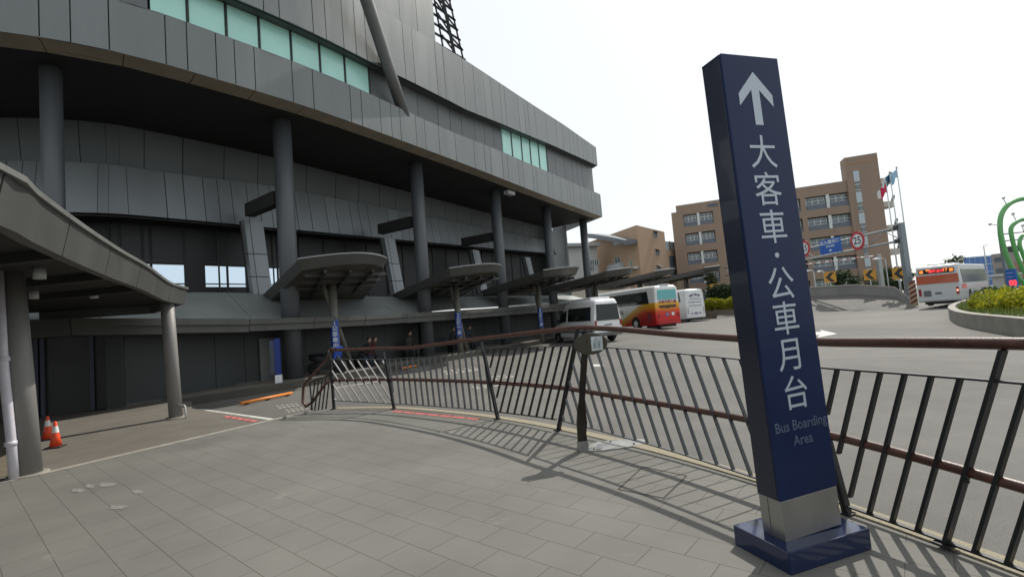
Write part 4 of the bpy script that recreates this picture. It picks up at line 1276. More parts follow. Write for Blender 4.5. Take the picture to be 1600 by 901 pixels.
def wheel(parent, x, y, r, wd=.28):
    s = 1 if x > 0 else -1
    m = MB(); m.tube([(x - wd / 2, y, r), (x + wd / 2, y, r)], r, 28); wo = m.build('wheel', TYRE, parent, True, bevel=.02)
    m = MB(); m.tube([(x + s * wd / 2 - s * .01, y, r), (x + s * (wd / 2 + .012), y, r)], [r * .58, r * .52], 20); m.tube([(x + s * wd / 2, y, r), (x + s * (wd / 2 + .04), y, r)], r * .2, 12)
    m.build('rim', RIM, wo, True)
    m = MB(); ring = [(x + s * .0 + s * (wd / 2 - .05), y + (r + .1) * math.cos(a), r + (r + .1) * math.sin(a)) for a in [PI * i / 16 - .25 for i in range(20)]]
    return wo
def arch(parent, side_x, y, r):
    s = 1 if side_x > 0 else -1
    ring = [(side_x + s * .004, y + r * math.cos(a), r * .93 + r * math.sin(a)) for a in [-.35 + (PI + .7) * i / 20 for i in range(21)]]
    m = MB(); m.add(ring, [tuple(range(21))]); m.build('wheel_arch', pmat('arch_black', (.012, .012, .012), .9), parent, True)
def pane(parent, name, mat, corners, out, th=.012):
    o = Vector(out) * th
    m = MB(); m.slab([Vector(c) + o for c in corners], [Vector(c) - o for c in corners]); return m.build(name, mat, parent, True)

def livery_mat():
    m, t, b = new_mat('coach_livery')
    N, L = t.nodes, t.links
    tc = N.new('ShaderNodeTexCoord'); sp = N.new('ShaderNodeSeparateXYZ'); L.new(tc.outputs['Object'], sp.inputs[0])
    mr = N.new('ShaderNodeMapRange'); mr.interpolation_type = 'SMOOTHSTEP'
    mr.inputs['From Min'].default_value = 1.0; mr.inputs['From Max'].default_value = 6.6; mr.inputs['To Min'].default_value = 0; mr.inputs['To Max'].default_value = 1.75
    L.new(sp.outputs['Y'], mr.inputs['Value'])
    ad = N.new('ShaderNodeMath'); ad.operation = 'ADD'; L.new(sp.outputs['Z'], ad.inputs[0]); L.new(mr.outputs[0], ad.inputs[1])
    dv = N.new('ShaderNodeMath'); dv.operation = 'DIVIDE'; L.new(ad.outputs[0], dv.inputs[0]); dv.inputs[1].default_value = 4.0
    r = N.new('ShaderNodeValToRGB'); e = r.color_ramp.elements
    e[0].position = .25; e[0].color = (.55, .012, .012, 1); e[1].position = .545; e[1].color = (.72, .73, .72, 1)
    for p_, c_ in ((.36, (.62, .05, .01, 1)), (.43, (.70, .26, .01, 1)), (.535, (.72, .42, .015, 1))):
        q = e.new(p_); q.color = c_
    L.new(dv.outputs[0], r.inputs['Fac']); L.new(r.outputs['Color'], b.inputs['Base Color'])
    b.inputs['Roughness'].default_value = .3; b.inputs['Coat Weight'].default_value = .3
    return m

def coach(loc, h, label, kind, Ln=10.5, H=3.45, W=1.25):
    c = thing('coach', loc, label, 'coach', 'coaches parked in the bus bays', heading(h))
    mat = livery_mat() if kind == 'red' else WHITE
    shell([(0.0, W - .12, W - .22, .42, H - .22, .3), (.06, W - .03, W - .13, .36, H - .10, .3), (.25, W, W - .10, .32, H - .02, .3), (1.0, W, W - .08, .30, H, .3), (Ln - 1.2, W, W - .08, .30, H, .3), (Ln - .35, W - .02, W - .14, .32, H - .12, .3), (Ln, W - .14, W - .3, .36, H - .6, .3)], 'body', mat, c)
    for s in (-1, 1):
        wx = W - .075
        pane(c, 'side_glazing', GLASS_D, [(s * (wx + .03), .75, 2.12), (s * (wx + .03), Ln - .6, 2.06), (s * (wx - .02), Ln - .9, 3.1), (s * (wx - .02), .95, 3.12)], (s, 0, 0), .03)
        m = MB()
        for y in (2.1, 3.4, 4.7, 6.0, 7.3, 8.6): m.bar((s * (wx + .066), y, 2.1), (s * (wx + .016), y, 3.1), .05, .02, up=(s, 0, 0))
        m.build('window_post', pmat('glazing_post', (.03, .035, .035), .3), c, True, kind='stuff')
        for y in (2.7, Ln - 2.5):
            arch(c, s * (W + .001), y, .58); wheel(c, s * (W - .12), y, .5)
        m = MB(); m.tube([(s * W, Ln - .2, 2.9), (s * (W + .28), Ln + .15, 2.7)], .03, 8); m.box((s * (W + .30), Ln + .15, 2.45), (.06, .18, .45)); m.build('mirror', BLACK, c, True)
    if kind == 'red':
        pane(c, 'rear_window', pmat('teal_coach_glass', (.10, .40, .42), .15, spec=.7), [(-.95, -.015, 2.38), (.95, -.015, 2.38), (.90, -.01, 3.16), (-.90, -.01, 3.16)], (0, -1, 0), .02)
        pane(c, 'rear_grille', pmat('grille_dark', (.07, .04, .012), .5), [(-.80, -.012, 1.70), (-.2, -.012, 1.70), (0, -.012, 1.62), (.2, -.012, 1.70), (.80, -.012, 1.70), (.88, -.012, 1.92), (-.88, -.012, 1.92)], (0, -1, 0), .012)
        pane(c, 'number_plate', pmat('plate_violet', (.22, .15, .32), .5), [(-.28, -.012, 1.02), (.08, -.012, 1.02), (.08, -.012, 1.28), (-.28, -.012, 1.28)], (0, -1, 0), .012)
        pane(c, 'notice_plate', WHITE, [(.32, -.012, 1.06), (.58, -.012, 1.06), (.58, -.012, 1.30), (.32, -.012, 1.30)], (0, -1, 0), .012)
        pane(c, 'bumper', pmat('bumper_red', (.42, .012, .014), .35, coat=.3), [(-1.1, .0, .42), (1.1, .0, .42), (1.12, .0, .70), (-1.12, .0, .70)], (0, -1, 0), .05)
        text_part('lettering', '中南汽車客運', .30, pmat('coach_red_letter', (.30, .03, .05), .4), c, (0, -.016, 2.16), (1, 0, 0), (0, 0, 1), .004, True, bold=.006)
        text_part('lettering', '南投客運', .17, pmat('coach_yellow_letter', (.65, .32, .03), .4), c, (-.1, -.012, 1.47), (1, 0, 0), (0, 0, 1), .004, True)
        text_part('lettering', '南投客運公司', .40, pmat('coach_dark_letter', (.08, .05, .07), .4), c, (-W - .006, 5.6, 1.52), (0, -1, 0), (0, 0, 1), .004, True, bold=.008)
        for s in (-1, 1):
            m = MB(); m.tube([(s * .95, -.005, 1.12), (s * .95, -.04, 1.12)], .10, 14); m.tube([(s * 1.02, 0, .92), (s * 1.02, -.03, .92)], .07, 12)
            m.build('tail_light', pmat('tail_red', (.25, .01, .015), .2, coat=.4), c, True)
        m = MB(); m.box((0, .3, H + .02), (.9, .4, .08)); m.build('roof_hatch', WHITE, c, True, bevel=.02)
        pane(c, 'engine_door', pmat('engine_dark', (.22, .012, .014), .4), [(-W - .006, .5, .7), (-W - .006, 1.1, .7), (-W - .006, 1.1, 1.4), (-W - .006, .5, 1.4)], (-1, 0, 0), .006)
    else:
        DK = pmat('coach_print', (.10, .12, .18), .4)
        for i, ch in enumerate('南投客運公司'):
            a = (i - 2.5) / 2.5 * .5
            text_part('lettering', ch, .26, DK, c, (1.15 * math.sin(a) , -.012, 2.05 + .78 * math.cos(a) - .05), (math.cos(a), 0, -math.sin(a)), (math.sin(a), 0, math.cos(a)), .003, True, bold=.008)
        r3_ = random.Random(2)
        for z, wd, th in ((2.44, .62, .05), (2.30, .85, .045), (2.02, .85, .10), (1.66, .80, .09)):   # rows of lettering too small to read
            m = MB(); x = -wd
            while x < wd - .05:
                e_ = min(wd, x + r3_.uniform(.05, .13))
                m.box(((x + e_) / 2, -.012, z + r3_.uniform(-.006, .006)), (e_ - x, .008, th * r3_.uniform(.6, 1))); x = e_ + .035
            m.build('lettering', DK, c, True, kind='stuff')
        pane(c, 'number_plate', pmat('plate_violet', (.22, .15, .32), .5), [(-.22, -.012, .76), (.22, -.012, .76), (.22, -.012, .94), (-.22, -.012, .94)], (0, -1, 0), .012)
        for s in (-1, 1):
            for z in (1.4, 1.15, .92):
                m = MB(); m.tube([(s * 1.0, .01, z), (s * 1.0, -.035, z)], .06, 10); m.build('tail_light', pmat('tail_dark', (.10, .02, .025), .3), c, True)
            m = MB(); m.tube([(s * .5, .01, .85), (s * .5, -.03, .85)], .08, 10); m.build('fog_lamp', BLACK, c, True)
            m = MB(); m.tube([(s * .95, .0, H - .35), (s * .95, -.02, H - .35)], .05, 8); m.build('marker_lamp', BLACK, c, True)
    m = MB(); m.box((0, 1.0, .28), (1.7, 1.6, .25)); m.build('underbody', BLACK, c, True)
    return c
rl_ = G(1027, 515, -.15)
h1 = Vector((-.37, .93, 0)); rgt = Vector((h1.y, -h1.x, 0))
coach(tuple(rl_ + rgt * 1.25), h1, 'red, yellow and white coach with teal rear window parked behind the minibus', 'red', 11.0, 3.55)
rl_ = G(1074, 503, -.15)
h2 = Vector((-.33, .944, 0)); rgt = Vector((h2.y, -h2.x, 0))
coach(tuple(rl_ + rgt * 1.25), h2, 'white coach with dark rear lettering, right of the red and yellow coach', 'white', 10.5, 3.45)

# white minibus
h3 = Vector((-.40, .917, 0)); rgt = Vector((h3.y, -h3.x, 0))
rl_ = G(931, 536.5, -.15)
vn = thing('white_minibus', tuple(rl_ + rgt * .98), 'white high-roof minibus parked beyond the fence bend, rear door towards us', 'minibus', rz=heading(h3))
shell([(0, .86, .70, .55, 2.05, .2), (.05, .95, .76, .42, 2.38, .22), (.22, .98, .80, .36, 2.52, .22), (1.0, .98, .82, .34, 2.56, .22), (3.0, .98, .82, .34, 2.54, .22), (3.5, .98, .80, .34, 2.40, .22), (4.15, .97, .74, .34, 1.72, .2), (4.6, .96, .80, .34, 1.22, .14), (5.3, .90, .74, .36, 1.02, .12), (5.45, .78, .62, .42, .88, .1)], 'body', WHITE, vn)
m = MB(); m.box((0, 1.9, 2.60), (1.35, 2.6, .14)); m.build('roof_air_unit', WHITE, vn, True, bevel=.05)
pane(vn, 'rear_window', GLASS_D, [(-.80, -.0, 1.28), (.80, -.0, 1.28), (.72, .03, 2.22), (-.72, .03, 2.22)], (0, -1, .05), .035)
for s in (-1, 1):
    pane(vn, 'side_window', GLASS_D, [(s * .957, .32, 1.30), (s * .957, 3.0, 1.30), (s * .88, 2.9, 2.10), (s * .88, .38, 2.10)], (s, 0, .1), .03)
    pane(vn, 'front_window', GLASS_D, [(s * .957, 3.2, 1.30), (s * .945, 4.2, 1.26), (s * .90, 3.75, 1.84), (s * .885, 3.2, 2.02)], (s, 0, .1), .03)
    pane(vn, 'side_moulding', pmat('grey_moulding', (.09, .09, .09), .6), [(s * .983, .2, .62), (s * .983, 4.6, .62), (s * .983, 4.6, .74), (s * .983, .2, .74)], (s, 0, 0), .008)
    for y in (1.05, 4.4): arch(vn, s * .983, y, .42); wheel(vn, s * .86, y, .34, .22)
    m = MB(); m.box((s * .86, .0, 1.12), (.12, .05, .34)); m.build('tail_light', pmat('tail_red', (.25, .01, .015), .2), vn, True)
    m = MB(); m.box((s * 1.10, 3.95, 1.36), (.16, .1, .26)); m.build('mirror', BLACK, vn, True)
m = MB(); m.box((0, -.02, .50), (1.75, .16, .18)); m.build('bumper', pmat('bumper_grey', (.12, .12, .12), .6), vn, True, bevel=.03)
m = MB(); m.box((-.02, -.03, 1.02), (.5, .03, .05)); m.build('door_handle', BLACK, vn, True)
pane(vn, 'number_plate', WHITE, [(-.2, -.01, .78), (.2, -.01, .78), (.2, -.01, .93), (-.2, -.01, .93)], (0, -1, 0), .012)
m = MB(); m.bar((0, -.004, .6), (0, .03, 1.34), .012, .012); m.build('door_gap', SEAM, vn, True)

# city bus on the right
h4 = Vector((.79, .61, 0)); rgt = Vector((h4.y, -h4.x, 0))
rr = D(1505, 474, 34.6); rlz = rr.z
rr.z = -.02
cb = thing('city_bus', tuple(rr - rgt * 1.25), 'white city bus with an orange rear band and lit display, driving away by the planter', 'bus', rz=heading(h4))
shell([(0, 1.16, 1.08, .48, 2.88, .16), (.05, 1.22, 1.15, .40, 2.98, .16), (.2, 1.25, 1.18, .36, 3.05, .16), (10.5, 1.25, 1.18, .36, 3.05, .16), (10.9, 1.2, 1.1, .4, 2.9, .16)], 'body', GREYW, cb)
OR = pmat('bus_orange', (.42, .095, .045), .4, coat=.3)
pane(cb, 'rear_band', OR, [(-1.21, -.01, 1.72), (1.21, -.01, 1.72), (1.19, -.01, 2.34), (-1.19, -.01, 2.34)], (0, -1, 0), .02)
dsp = pane(cb, 'rear_display', pmat('display_black', (.015, .012, .012), .3), [(-1.0, -.012, 2.47), (1.0, -.012, 2.47), (1.0, -.012, 2.80), (-1.0, -.012, 2.80)], (0, -1, 0), .02)
LEDO = pmat('amber_led', (.5, .12, .02), .5, emit=(1, .22, .03), estr=1.6); LEDR = pmat('red_led', (.5, .03, .03), .5, emit=(1, .05, .06), estr=1.6)
text_part('display_lettering', '平', .30, LEDO, dsp, (-.45, -.036, 2.635), (1, 0, 0), (0, 0, 1), .003, True, bold=.008)
text_part('display_lettering', '高鐵台中', .22, LEDR, dsp, (.03, -.036, 2.62), (1, 0, 0), (0, 0, 1), .003, True, bold=.006)
text_part('display_lettering', '17', .28, LEDO, dsp, (.52, -.036, 2.66), (1, 0, 0), (0, 0, 1), .003, True, bold=.006)
for x in (-.84, .86):
    m = MB(); m.box((x, -.036, 2.635), (.20, .006, .2)); m.build('display_lamp', LEDO, dsp, True, bevel=.03)
pane(cb, 'rear_grille', pmat('grille_grey', (.12, .13, .14), .6), [(-.85, -.01, .78), (-.42, -.01, .78), (-.42, -.01, 1.22), (-.85, -.01, 1.22)], (0, -1, 0), .012)
pane(cb, 'number_plate', pmat('plate_dark', (.10, .13, .13), .5), [(-.2, -.01, .92), (.16, -.01, .92), (.16, -.01, 1.06), (-.2, -.01, 1.06)], (0, -1, 0), .012)
for s in (-1, 1):
    m = MB(); m.box((s * 1.06, -.005, 1.1), (.15, .04, .52)); tl = m.build('tail_light', pmat('tail_red', (.25, .01, .015), .2), cb, True, bevel=.02)
    if s > 0:
        m = MB(); m.box((1.06, -.03, 1.12), (.09, .02, .12)); m.build('brake_lamp', pmat('brake_on', (.8, .2, .1), .4, emit=(1, .35, .2), estr=2.5), tl, True)
    pane(cb, 'side_glazing', pmat('bus_side_glass', (.03, .035, .035), .25, 0, spec=.15), [(s * 1.235, .9, 1.62), (s * 1.235, 10.3, 1.62), (s * 1.2, 10.3, 2.62), (s * 1.2, .9, 2.62)], (s, 0, 0), .02)
    for y in (2.9, 8.6): arch(cb, s * 1.251, y, .58); wheel(cb, s * 1.13, y, .48)
    pane(cb, 'side_band', OR, [(s * 1.252, .3, 1.2), (s * 1.252, 2.0, 1.2), (s * 1.245, 2.0, 1.55), (s * 1.245, .3, 1.55)], (s, 0, 0), .006)
m = MB(); m.box((0, 1.0, .32), (1.8, 1.6, .26)); m.build('underbody', BLACK, cb, True)
m = MB(); m.box((.1, 2.2, 3.1), (1.5, 2.0, .16)); m.build('roof_unit', GREYW, cb, True, bevel=.04)
# ================================================================== BUILDINGS BEYOND
TAN = pmat('tan_render', (.385, .265, .18), .85, 0, .07, .3, streak=1)
TAN_D = pmat('tan_render_deep', (.36, .215, .125), .85, 0, .07, .3, streak=1)  # deeper tan for the tower moulding
BRN = pmat('brown_tile_wall', (.262, .192, .145), .8, 0, .08, .5, streak=1)
WING = pmat('window_white_frame', (.55, .58, .58), .5)
BAL = pmat('blue_grey_balcony', (.115, .135, .165), .6, 0, .1, 1)
REC = pmat('window_recess', (.085, .105, .125), .6, 0, .1, 1)
GLS = pmat('school_glass', (.10, .14, .16), .08, spec=.8)

class Face:
    """a vertical facade: origin at the foot of one corner, unit vector along, outward normal"""
    def __init__(s, a, c):
        s.a = Vector((a[0], a[1], 0)); d = Vector((c[0], c[1], 0)) - s.a
        s.L = d.length; s.d = d.normalized(); s.n = Vector((s.d.y, -s.d.x, 0))
    def w(s, u, z, o=0.0): return s.a + s.d * u + s.n * o + Vector((0, 0, z))
    def uz(s, px, py):
        r = ray(px, py); k = (s.a - EYE).dot(s.n) / r.dot(s.n); q = EYE + r * k
        return (q - s.a).dot(s.d), q.z
    def slab(s, mb, u0, u1, z0, z1, o0, o1, mi=0):
        mb.slab([s.w(u0, z0, o1), s.w(u1, z0, o1), s.w(u1, z1, o1), s.w(u0, z1, o1)], [s.w(u0, z0, o0), s.w(u1, z0, o0), s.w(u1, z1, o0), s.w(u0, z1, o0)], mi)
def facade_with_holes(mb, F, u0, u1, z0, z1, holes, th=.35):
    us = sorted(set([u0, u1] + [h[0] for h in holes] + [h[1] for h in holes]))
    for a, c in zip(us, us[1:]):
        hs = sorted([(h[2], h[3]) for h in holes if h[0] <= a + 1e-6 and h[1] >= c - 1e-6])
        z = z0
        for lo, hi in hs:
            if lo > z + 1e-4: F.slab(mb, a, c, z, lo, -th, 0)
            z = hi
        if z < z1 - 1e-4: F.slab(mb, a, c, z, z1, -th, 0)

# brown school block
BA, BB = D(1061, 450, 89), D(1396, 450, 78)
BF = Face(BA, BB)
sbk = thing('brown_office_block', (BA.x, BA.y, 0), 'tall brown block with paired white windows, stair tower and curved corner balconies', 'building')
HT = BF.uz(1255, 292)[1]
u_t0 = BF.uz(1325, 300)[0]; HTW = BF.uz(1345, 243)[1]
uR = BF.uz(1388, 380)[0]
colsW = [BF.uz(x, y)[0] for x, y in ((1070, 360), (1116, 350), (1259, 320), (1329, 305))]
sill = [BF.uz(1262, y)[1] for y in (332, 366, 400, 434)]
headr = [BF.uz(1258, y)[1] for y in (309, 344, 379, 413)]
fl = 3.55
z_top = HT - 1.9
holes = []
rows = []
for k in range(5):
    hi = z_top - k * fl; lo = hi - 2.25
    if lo < .3: break
    rows.append((lo, hi))
    for a, c in ((colsW[0], colsW[1]), (colsW[1] + 2.2, colsW[1] + 7.8), ((colsW[1] + colsW[2]) / 2 + 1.2, (colsW[1] + colsW[2]) / 2 + 6.6), (colsW[2], colsW[3])):
        holes.append((a, c, lo, hi))
m = MB(); facade_with_holes(m, BF, 0.9, u_t0, 0, HT - .0, holes)
BF.slab(m, 0, .9, 0, HT - 1.2, -.35, 0)
# body behind
q0, q1, q2, q3 = BF.w(0, 0, -.9), BF.w(u_t0, 0, -.9), BF.w(u_t0, 0, -14), BF.w(0, 0, -14)
m.build('wall', BRN, sbk)
m = MB(); m.prism([p[:2] for p in (q0, q1, q2, q3)], 0, HT - 1.25); m.build('inner_block', REC, sbk)
m = MB(); m.prism([BF.w(-.02, 0, -.36)[:2], BF.w(.35, 0, -.36)[:2], BF.w(.35, 0, -14)[:2], BF.w(-.02, 0, -14)[:2]], 0, HT - 1.2); m.build('side_wall', BRN, sbk)
m = MB(); BF.slab(m, u_t0, uR, 0, HTW, -2.2, .25); m.build('stair_tower', BRN, sbk)
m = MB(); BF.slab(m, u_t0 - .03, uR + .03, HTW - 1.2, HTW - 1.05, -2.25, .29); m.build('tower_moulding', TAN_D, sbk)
nW = 0
for (a, c, lo, hi) in holes:
    nW += 1
    m = MB(); BF.slab(m, a, c, lo, lo + .85, -.5, -.2); bl = m.build('balcony', BAL, sbk)
    mid = (a + c) / 2
    m = MB(); BF.slab(m, mid - .22, mid + .22, lo, hi, -.45, -.02); m.build('pillar', WING, sbk)
    for s0, s1 in ((a + .1, mid - .3), (mid + .3, c - .1)):
        m = MB(); BF.slab(m, s0 + .1, s1 - .1, lo + .85, hi - .25, -.8, -.7); wn = m.build('window', GLS, sbk)
        f = MB(); k = 3
        for i in range(k + 1):
            uu = s0 + .1 + (s1 - s0 - .2) * i / k
            BF.slab(f, uu - .06, uu + .06, lo + .85, hi - .2, -.7, -.62)
        for zz_ in (lo + .9, hi - .75, hi - .25): BF.slab(f, s0 + .04, s1 - .04, zz_ - .06, zz_ + .06, -.7, -.61)
        f.build('frame', WING, wn)
us0, us1 = BF.uz(1331, 262)[0], BF.uz(1340, 262)[0]
for k in range(5):
    z1 = HTW - 2.6 - k * 3.55
    if z1 < 3: break
    m = MB(); BF.slab(m, us0, us1, z1 - 1.7, z1 + .1, .25, .32); m.build('stair_panel', pmat('pale_blue_panel', (.42, .48, .52), .5), sbk)
    m = MB(); BF.slab(m, us0 + .15, us1 - .15, z1 - 3.1, z1 - 1.8, .252, .30); wn = m.build('stair_window', GLS, sbk)
    f = MB(); BF.slab(f, us0, us1, z1 - 2.25, z1 - 2.15, .3, .34); BF.slab(f, us0, us1, z1 - 3.2, z1 - 3.1, .3, .34); f.build('frame', WING, wn)
for k in range(4):
    zc = HTW - 5.2 - k * 3.9
    ctr = BF.w(uR - .2, 0, -1.5)
    m = MB(); ring = [ctr + BF.d * (2.0 * math.cos(a)) + BF.n * (1.7 * math.sin(a)) for a in [-PI / 2 + PI * i / 14 for i in range(15)]]
    m.prism([p[:2] for p in ring], zc, zc + .9); ba = m.build('corner_balcony', pmat('balcony_cream', (.42, .38, .33), .7), sbk)
    f = MB(); f.bar(ring[7] + Vector((0, 0, zc + .9)), ring[7] + Vector((0, 0, zc + 2.0)) + BF.d * .3, .1, .4); f.build('fin', FRAME, ba)
u, z = BF.uz(1113, 317)
m = MB(); BF.slab(m, u - .9, u + .9, z - .7, z - .1, -.02, .03); m.build('vent', REC, sbk)

# tan block left of it
TC = D(1004, 450, 74); TL = D(926, 450, 88); TR = D(1047, 450, 83)
FL_, FR_ = Face(TL, TC), Face(TC, TR)
tbk = thing('tan_block', (TC.x, TC.y, 0), 'orange-tan rendered block with small awning windows behind the bus shelters', 'building')
HT2 = FR_.uz(1004, 354)[1]
m = MB(); m.prism([TL[:2], TC[:2], TR[:2], (TR + Vector((-12, 14, 0)))[:2]], 0, HT2); m.build('wall', TAN, tbk)
def small_win(F, px, py, w_, h_, awn, par):
    u, z = F.uz(px, py)
    m = MB(); F.slab(m, u - w_ / 2, u + w_ / 2, z - h_ / 2, z + h_ / 2, -.02, .03); wn = m.build('window', GLS, par)
    f = MB()
    for uu in (u - w_ / 2, u, u + w_ / 2): F.slab(f, uu - .05, uu + .05, z - h_ / 2, z + h_ / 2, .03, .07)
    f.build('frame', WING, wn)
    if awn:
        f = MB(); f.slab([F.w(u - w_ * .65, z + h_ * .55, .03), F.w(u + w_ * .65, z + h_ * .55, .03), F.w(u + w_ * .65, z + h_ * .3, .75), F.w(u - w_ * .65, z + h_ * .3, .75)],
                         [F.w(u - w_ * .65, z + h_ * .5, .03), F.w(u + w_ * .65, z + h_ * .5, .03), F.w(u + w_ * .65, z + h_ * .25, .75), F.w(u - w_ * .65, z + h_ * .25, .75)])
        f.build('awning', pmat('awning_grey', (.10, .09, .08), .6), wn)
small_win(FR_, 1024, 366, 1.5, 1.0, True, tbk); small_win(FR_, 1027, 394, 1.5, 1.0, True, tbk); small_win(FR_, 1029, 419, 1.5, .9, True, tbk)
small_win(FL_, 963, 380, 1.6, .8, False, tbk); small_win(FL_, 965, 406, 1.6, .9, False, tbk); small_win(FL_, 986, 411, .8, .7, False, tbk)
u, z = FL_.uz(966, 414)
m = MB(); FL_.slab(m, u - 2.2, u + 1.6, z - .9, z + .2, .0, .9); m.build('balcony', pmat('pale_balcony', (.42, .45, .48), .6), tbk)
m = MB(); u2, z2 = FL_.uz(988, 418); FL_.slab(m, u2 - 1.6, u2 + 1.6, z2 - .3, z2, .0, .7); m.build('ledge', WING, tbk)
m = MB(); prv = None
for i in range(9):
    px = 925 + (995 - 925) * i / 8; py = 364.5 + 10 * (i / 8) ** 1.6
    u, z = FL_.uz(px, py)
    if prv: m.slab([FL_.w(prv[0], prv[1], .0), FL_.w(u, z, .0), FL_.w(u, z, 2.2), FL_.w(prv[0], prv[1], 2.2)], [FL_.w(prv[0], prv[1] - .55, .0), FL_.w(u, z - .55, .0), FL_.w(u, z - .75, 2.2), FL_.w(prv[0], prv[1] - .75, 2.2)])
    prv = (u, z)
m.build('curved_roof', pmat('blue_grey_roof', (.10, .115, .135), .5), tbk)

# link wing with roof railing between the two blocks
LA, LB = D(1040, 450, 88), D(1068, 450, 92)
LF = Face(LA, LB)
lk = thing('link_wing', (LA.x, LA.y, 0), 'low tan wing with a glazed roof railing between the two brown blocks', 'building')
zl = LF.uz(1045, 390)[1]
hl = [(LF.uz(1045, 400)[0] + i * 2.4, LF.uz(1045, 400)[0] + i * 2.4 + 1.9, zl - 5, zl - 1.2) for i in range(2)]
m = MB(); LF.slab(m, -4, 9, 0, zl, -6, 0); m.build('wall', TAN, lk)
for a, c, lo, hi in hl:
    m = MB(); LF.slab(m, a, c, lo, hi, .0, .04); m.build('window', REC, lk)
m = MB(); LF.slab(m, -4, 9, zl, zl + 1.6, -.2, -.14); m.build('railing_glass', pmat('pale_railing', (.38, .44, .46), .3), lk)
m = MB()
for i in range(7): LF.slab(m, -3 + i * 2, -2.85 + i * 2, zl, zl + 1.7, -.14, -.05)
m.build('railing_posts', FRAME, lk, kind='stuff')
m = MB(); LF.slab(m, 1.5, 9, zl - 9, zl - 5.5, .0, 1.5); m.build('bay', pmat('stone_bay', (.24, .19, .13), .8, 0, .2, 2), lk)

# pale two-storey house and low cream wall behind the shelters
WA, WB = D(895, 450, 78), D(938, 450, 80)
WF = Face(WA, WB)
wh = thing('pale_house', (WA.x, WA.y, 0), 'pale grey house with a sloping eave half hidden behind the station end column', 'building')
zh = WF.uz(935, 385)[1]
m = MB(); WF.slab(m, -10, WF.L, 0, zh, -6, 0); m.build('wall', pmat('pale_house_wall', (.42, .43, .42), .8, 0, .08, .6), wh)
m = MB(); WF.slab(m, -10, WF.L + .3, zh, zh + .5, -6, .9); m.build('eave', pmat('pale_eave', (.30, .31, .31), .7), wh)
for px, py in ((925, 410), (932, 410), (925, 419), (899, 420)): small_win(WF, px, py, .8, .8, False, wh)
CA, CB = D(850, 460, 62), D(986, 460, 66)
CFc = Face(CA, CB)
cw = thing('cream_wall', (CA.x, CA.y, 0), 'long low cream wall seen between the shelter roofs and the coaches', 'wall')
zt_ = CFc.uz(950, 447)[1]
m = MB(); CFc.slab(m, 0, CFc.L, -.2, zt_, -.3, 0); m.build('wall', pmat('cream_wall', (.46, .42, .34), .85, 0, .06, .8), cw)
m = MB(); CFc.slab(m, 0, CFc.L, zt_, zt_ + .15, -.35, .05); m.build('coping', pmat('cream_coping', (.40, .37, .31), .85), cw)

# far buildings on the right
fb = thing('blue_glass_building', D(1541, 440, 150) * 1, 'blue glass building far behind the city bus', 'building')
FA, FB = D(1521, 450, 150), D(1561, 450, 150)
F = Face(FA, FB); z0 = 0; z1 = F.uz(1521, 401)[1]
m = MB(); F.slab(m, 0, F.L, 0, z1, -2.0, 0); m.build('wall', pmat('blue_curtain_wall', (.06, .16, .42), .25), fb)
m = MB()
for k in range(5): F.slab(m, -.1, F.L + .1, z1 - .4 - k * 2.4, z1 - k * 2.4, 0, .15)
m.build('spandrel', pmat('pale_blue_spandrel', (.22, .34, .55), .5), fb, kind='stuff')
m = MB()
for k in range(6): F.slab(m, F.L * k / 5 - .12, F.L * k / 5 + .12, 0, z1, 0, .12)
m.build('mullion', pmat('pale_blue_mullion', (.2, .3, .5), .5), fb, kind='stuff')
F = Face(D(1556, 450, 130), D(1588, 450, 126)); z1 = F.uz(1560, 396)[1]
gb = thing('grey_apartment_block', F.w(0, 0), 'grey brown apartment block behind the green arches', 'building')
m = MB(); F.slab(m, 0, F.L, 0, z1, -3, 0); m.build('wall', pmat('grey_apartment', (.26, .24, .23), .8, 0, .1, .6), gb)
for k in range(4):
    m = MB(); F.slab(m, .6, F.L - .6, z1 - 2.2 - 3 * k, z1 - 1.0 - 3 * k, .0, .06); m.build('window_band', REC, gb)
m = MB(); F.slab(m, 2, 5, z1, z1 + 1.6, -2.5, -1); m.build('roof_tank', FRAME, gb)
F = Face(D(1590, 450, 120), D(1660, 450, 112)); z1 = F.uz(1598, 408)[1]
rb = thing('red_roofed_house', F.w(0, 0), 'reddish house at the right edge behind the green arches', 'building')
m = MB(); F.slab(m, 0, F.L, 0, z1, -10, 0); m.build('wall', pmat('reddish_house', (.32, .17, .13), .8, 0, .1, .6), rb)
m = MB(); F.slab(m, .8, F.L - .8, z1 - 2.4, z1 - 1.2, 0, .05); m.build('window_band', REC, rb)
F = Face(D(1552, 450, 95), D(1600, 450, 92)); z1 = F.uz(1575, 430)[1]
ss = thing('pale_shed', F.w(0, 0), 'low pale shed with a flat roof beyond the planter', 'shed')
m = MB(); F.slab(m, 0, F.L, -.2, z1, -5, 0); m.build('wall', pmat('pale_shed_wall', (.42, .42, .40), .8, 0, .1, 1), ss)
m = MB(); F.slab(m, -.4, F.L + .4, z1, z1 + .35, -5.4, .5); m.build('roof', WING, ss)
for i in range(3):
    m = MB(); F.slab(m, 2 + i * 4, 4.6 + i * 4, .3, z1 - .6, 0, .04); m.build('opening', REC, ss)

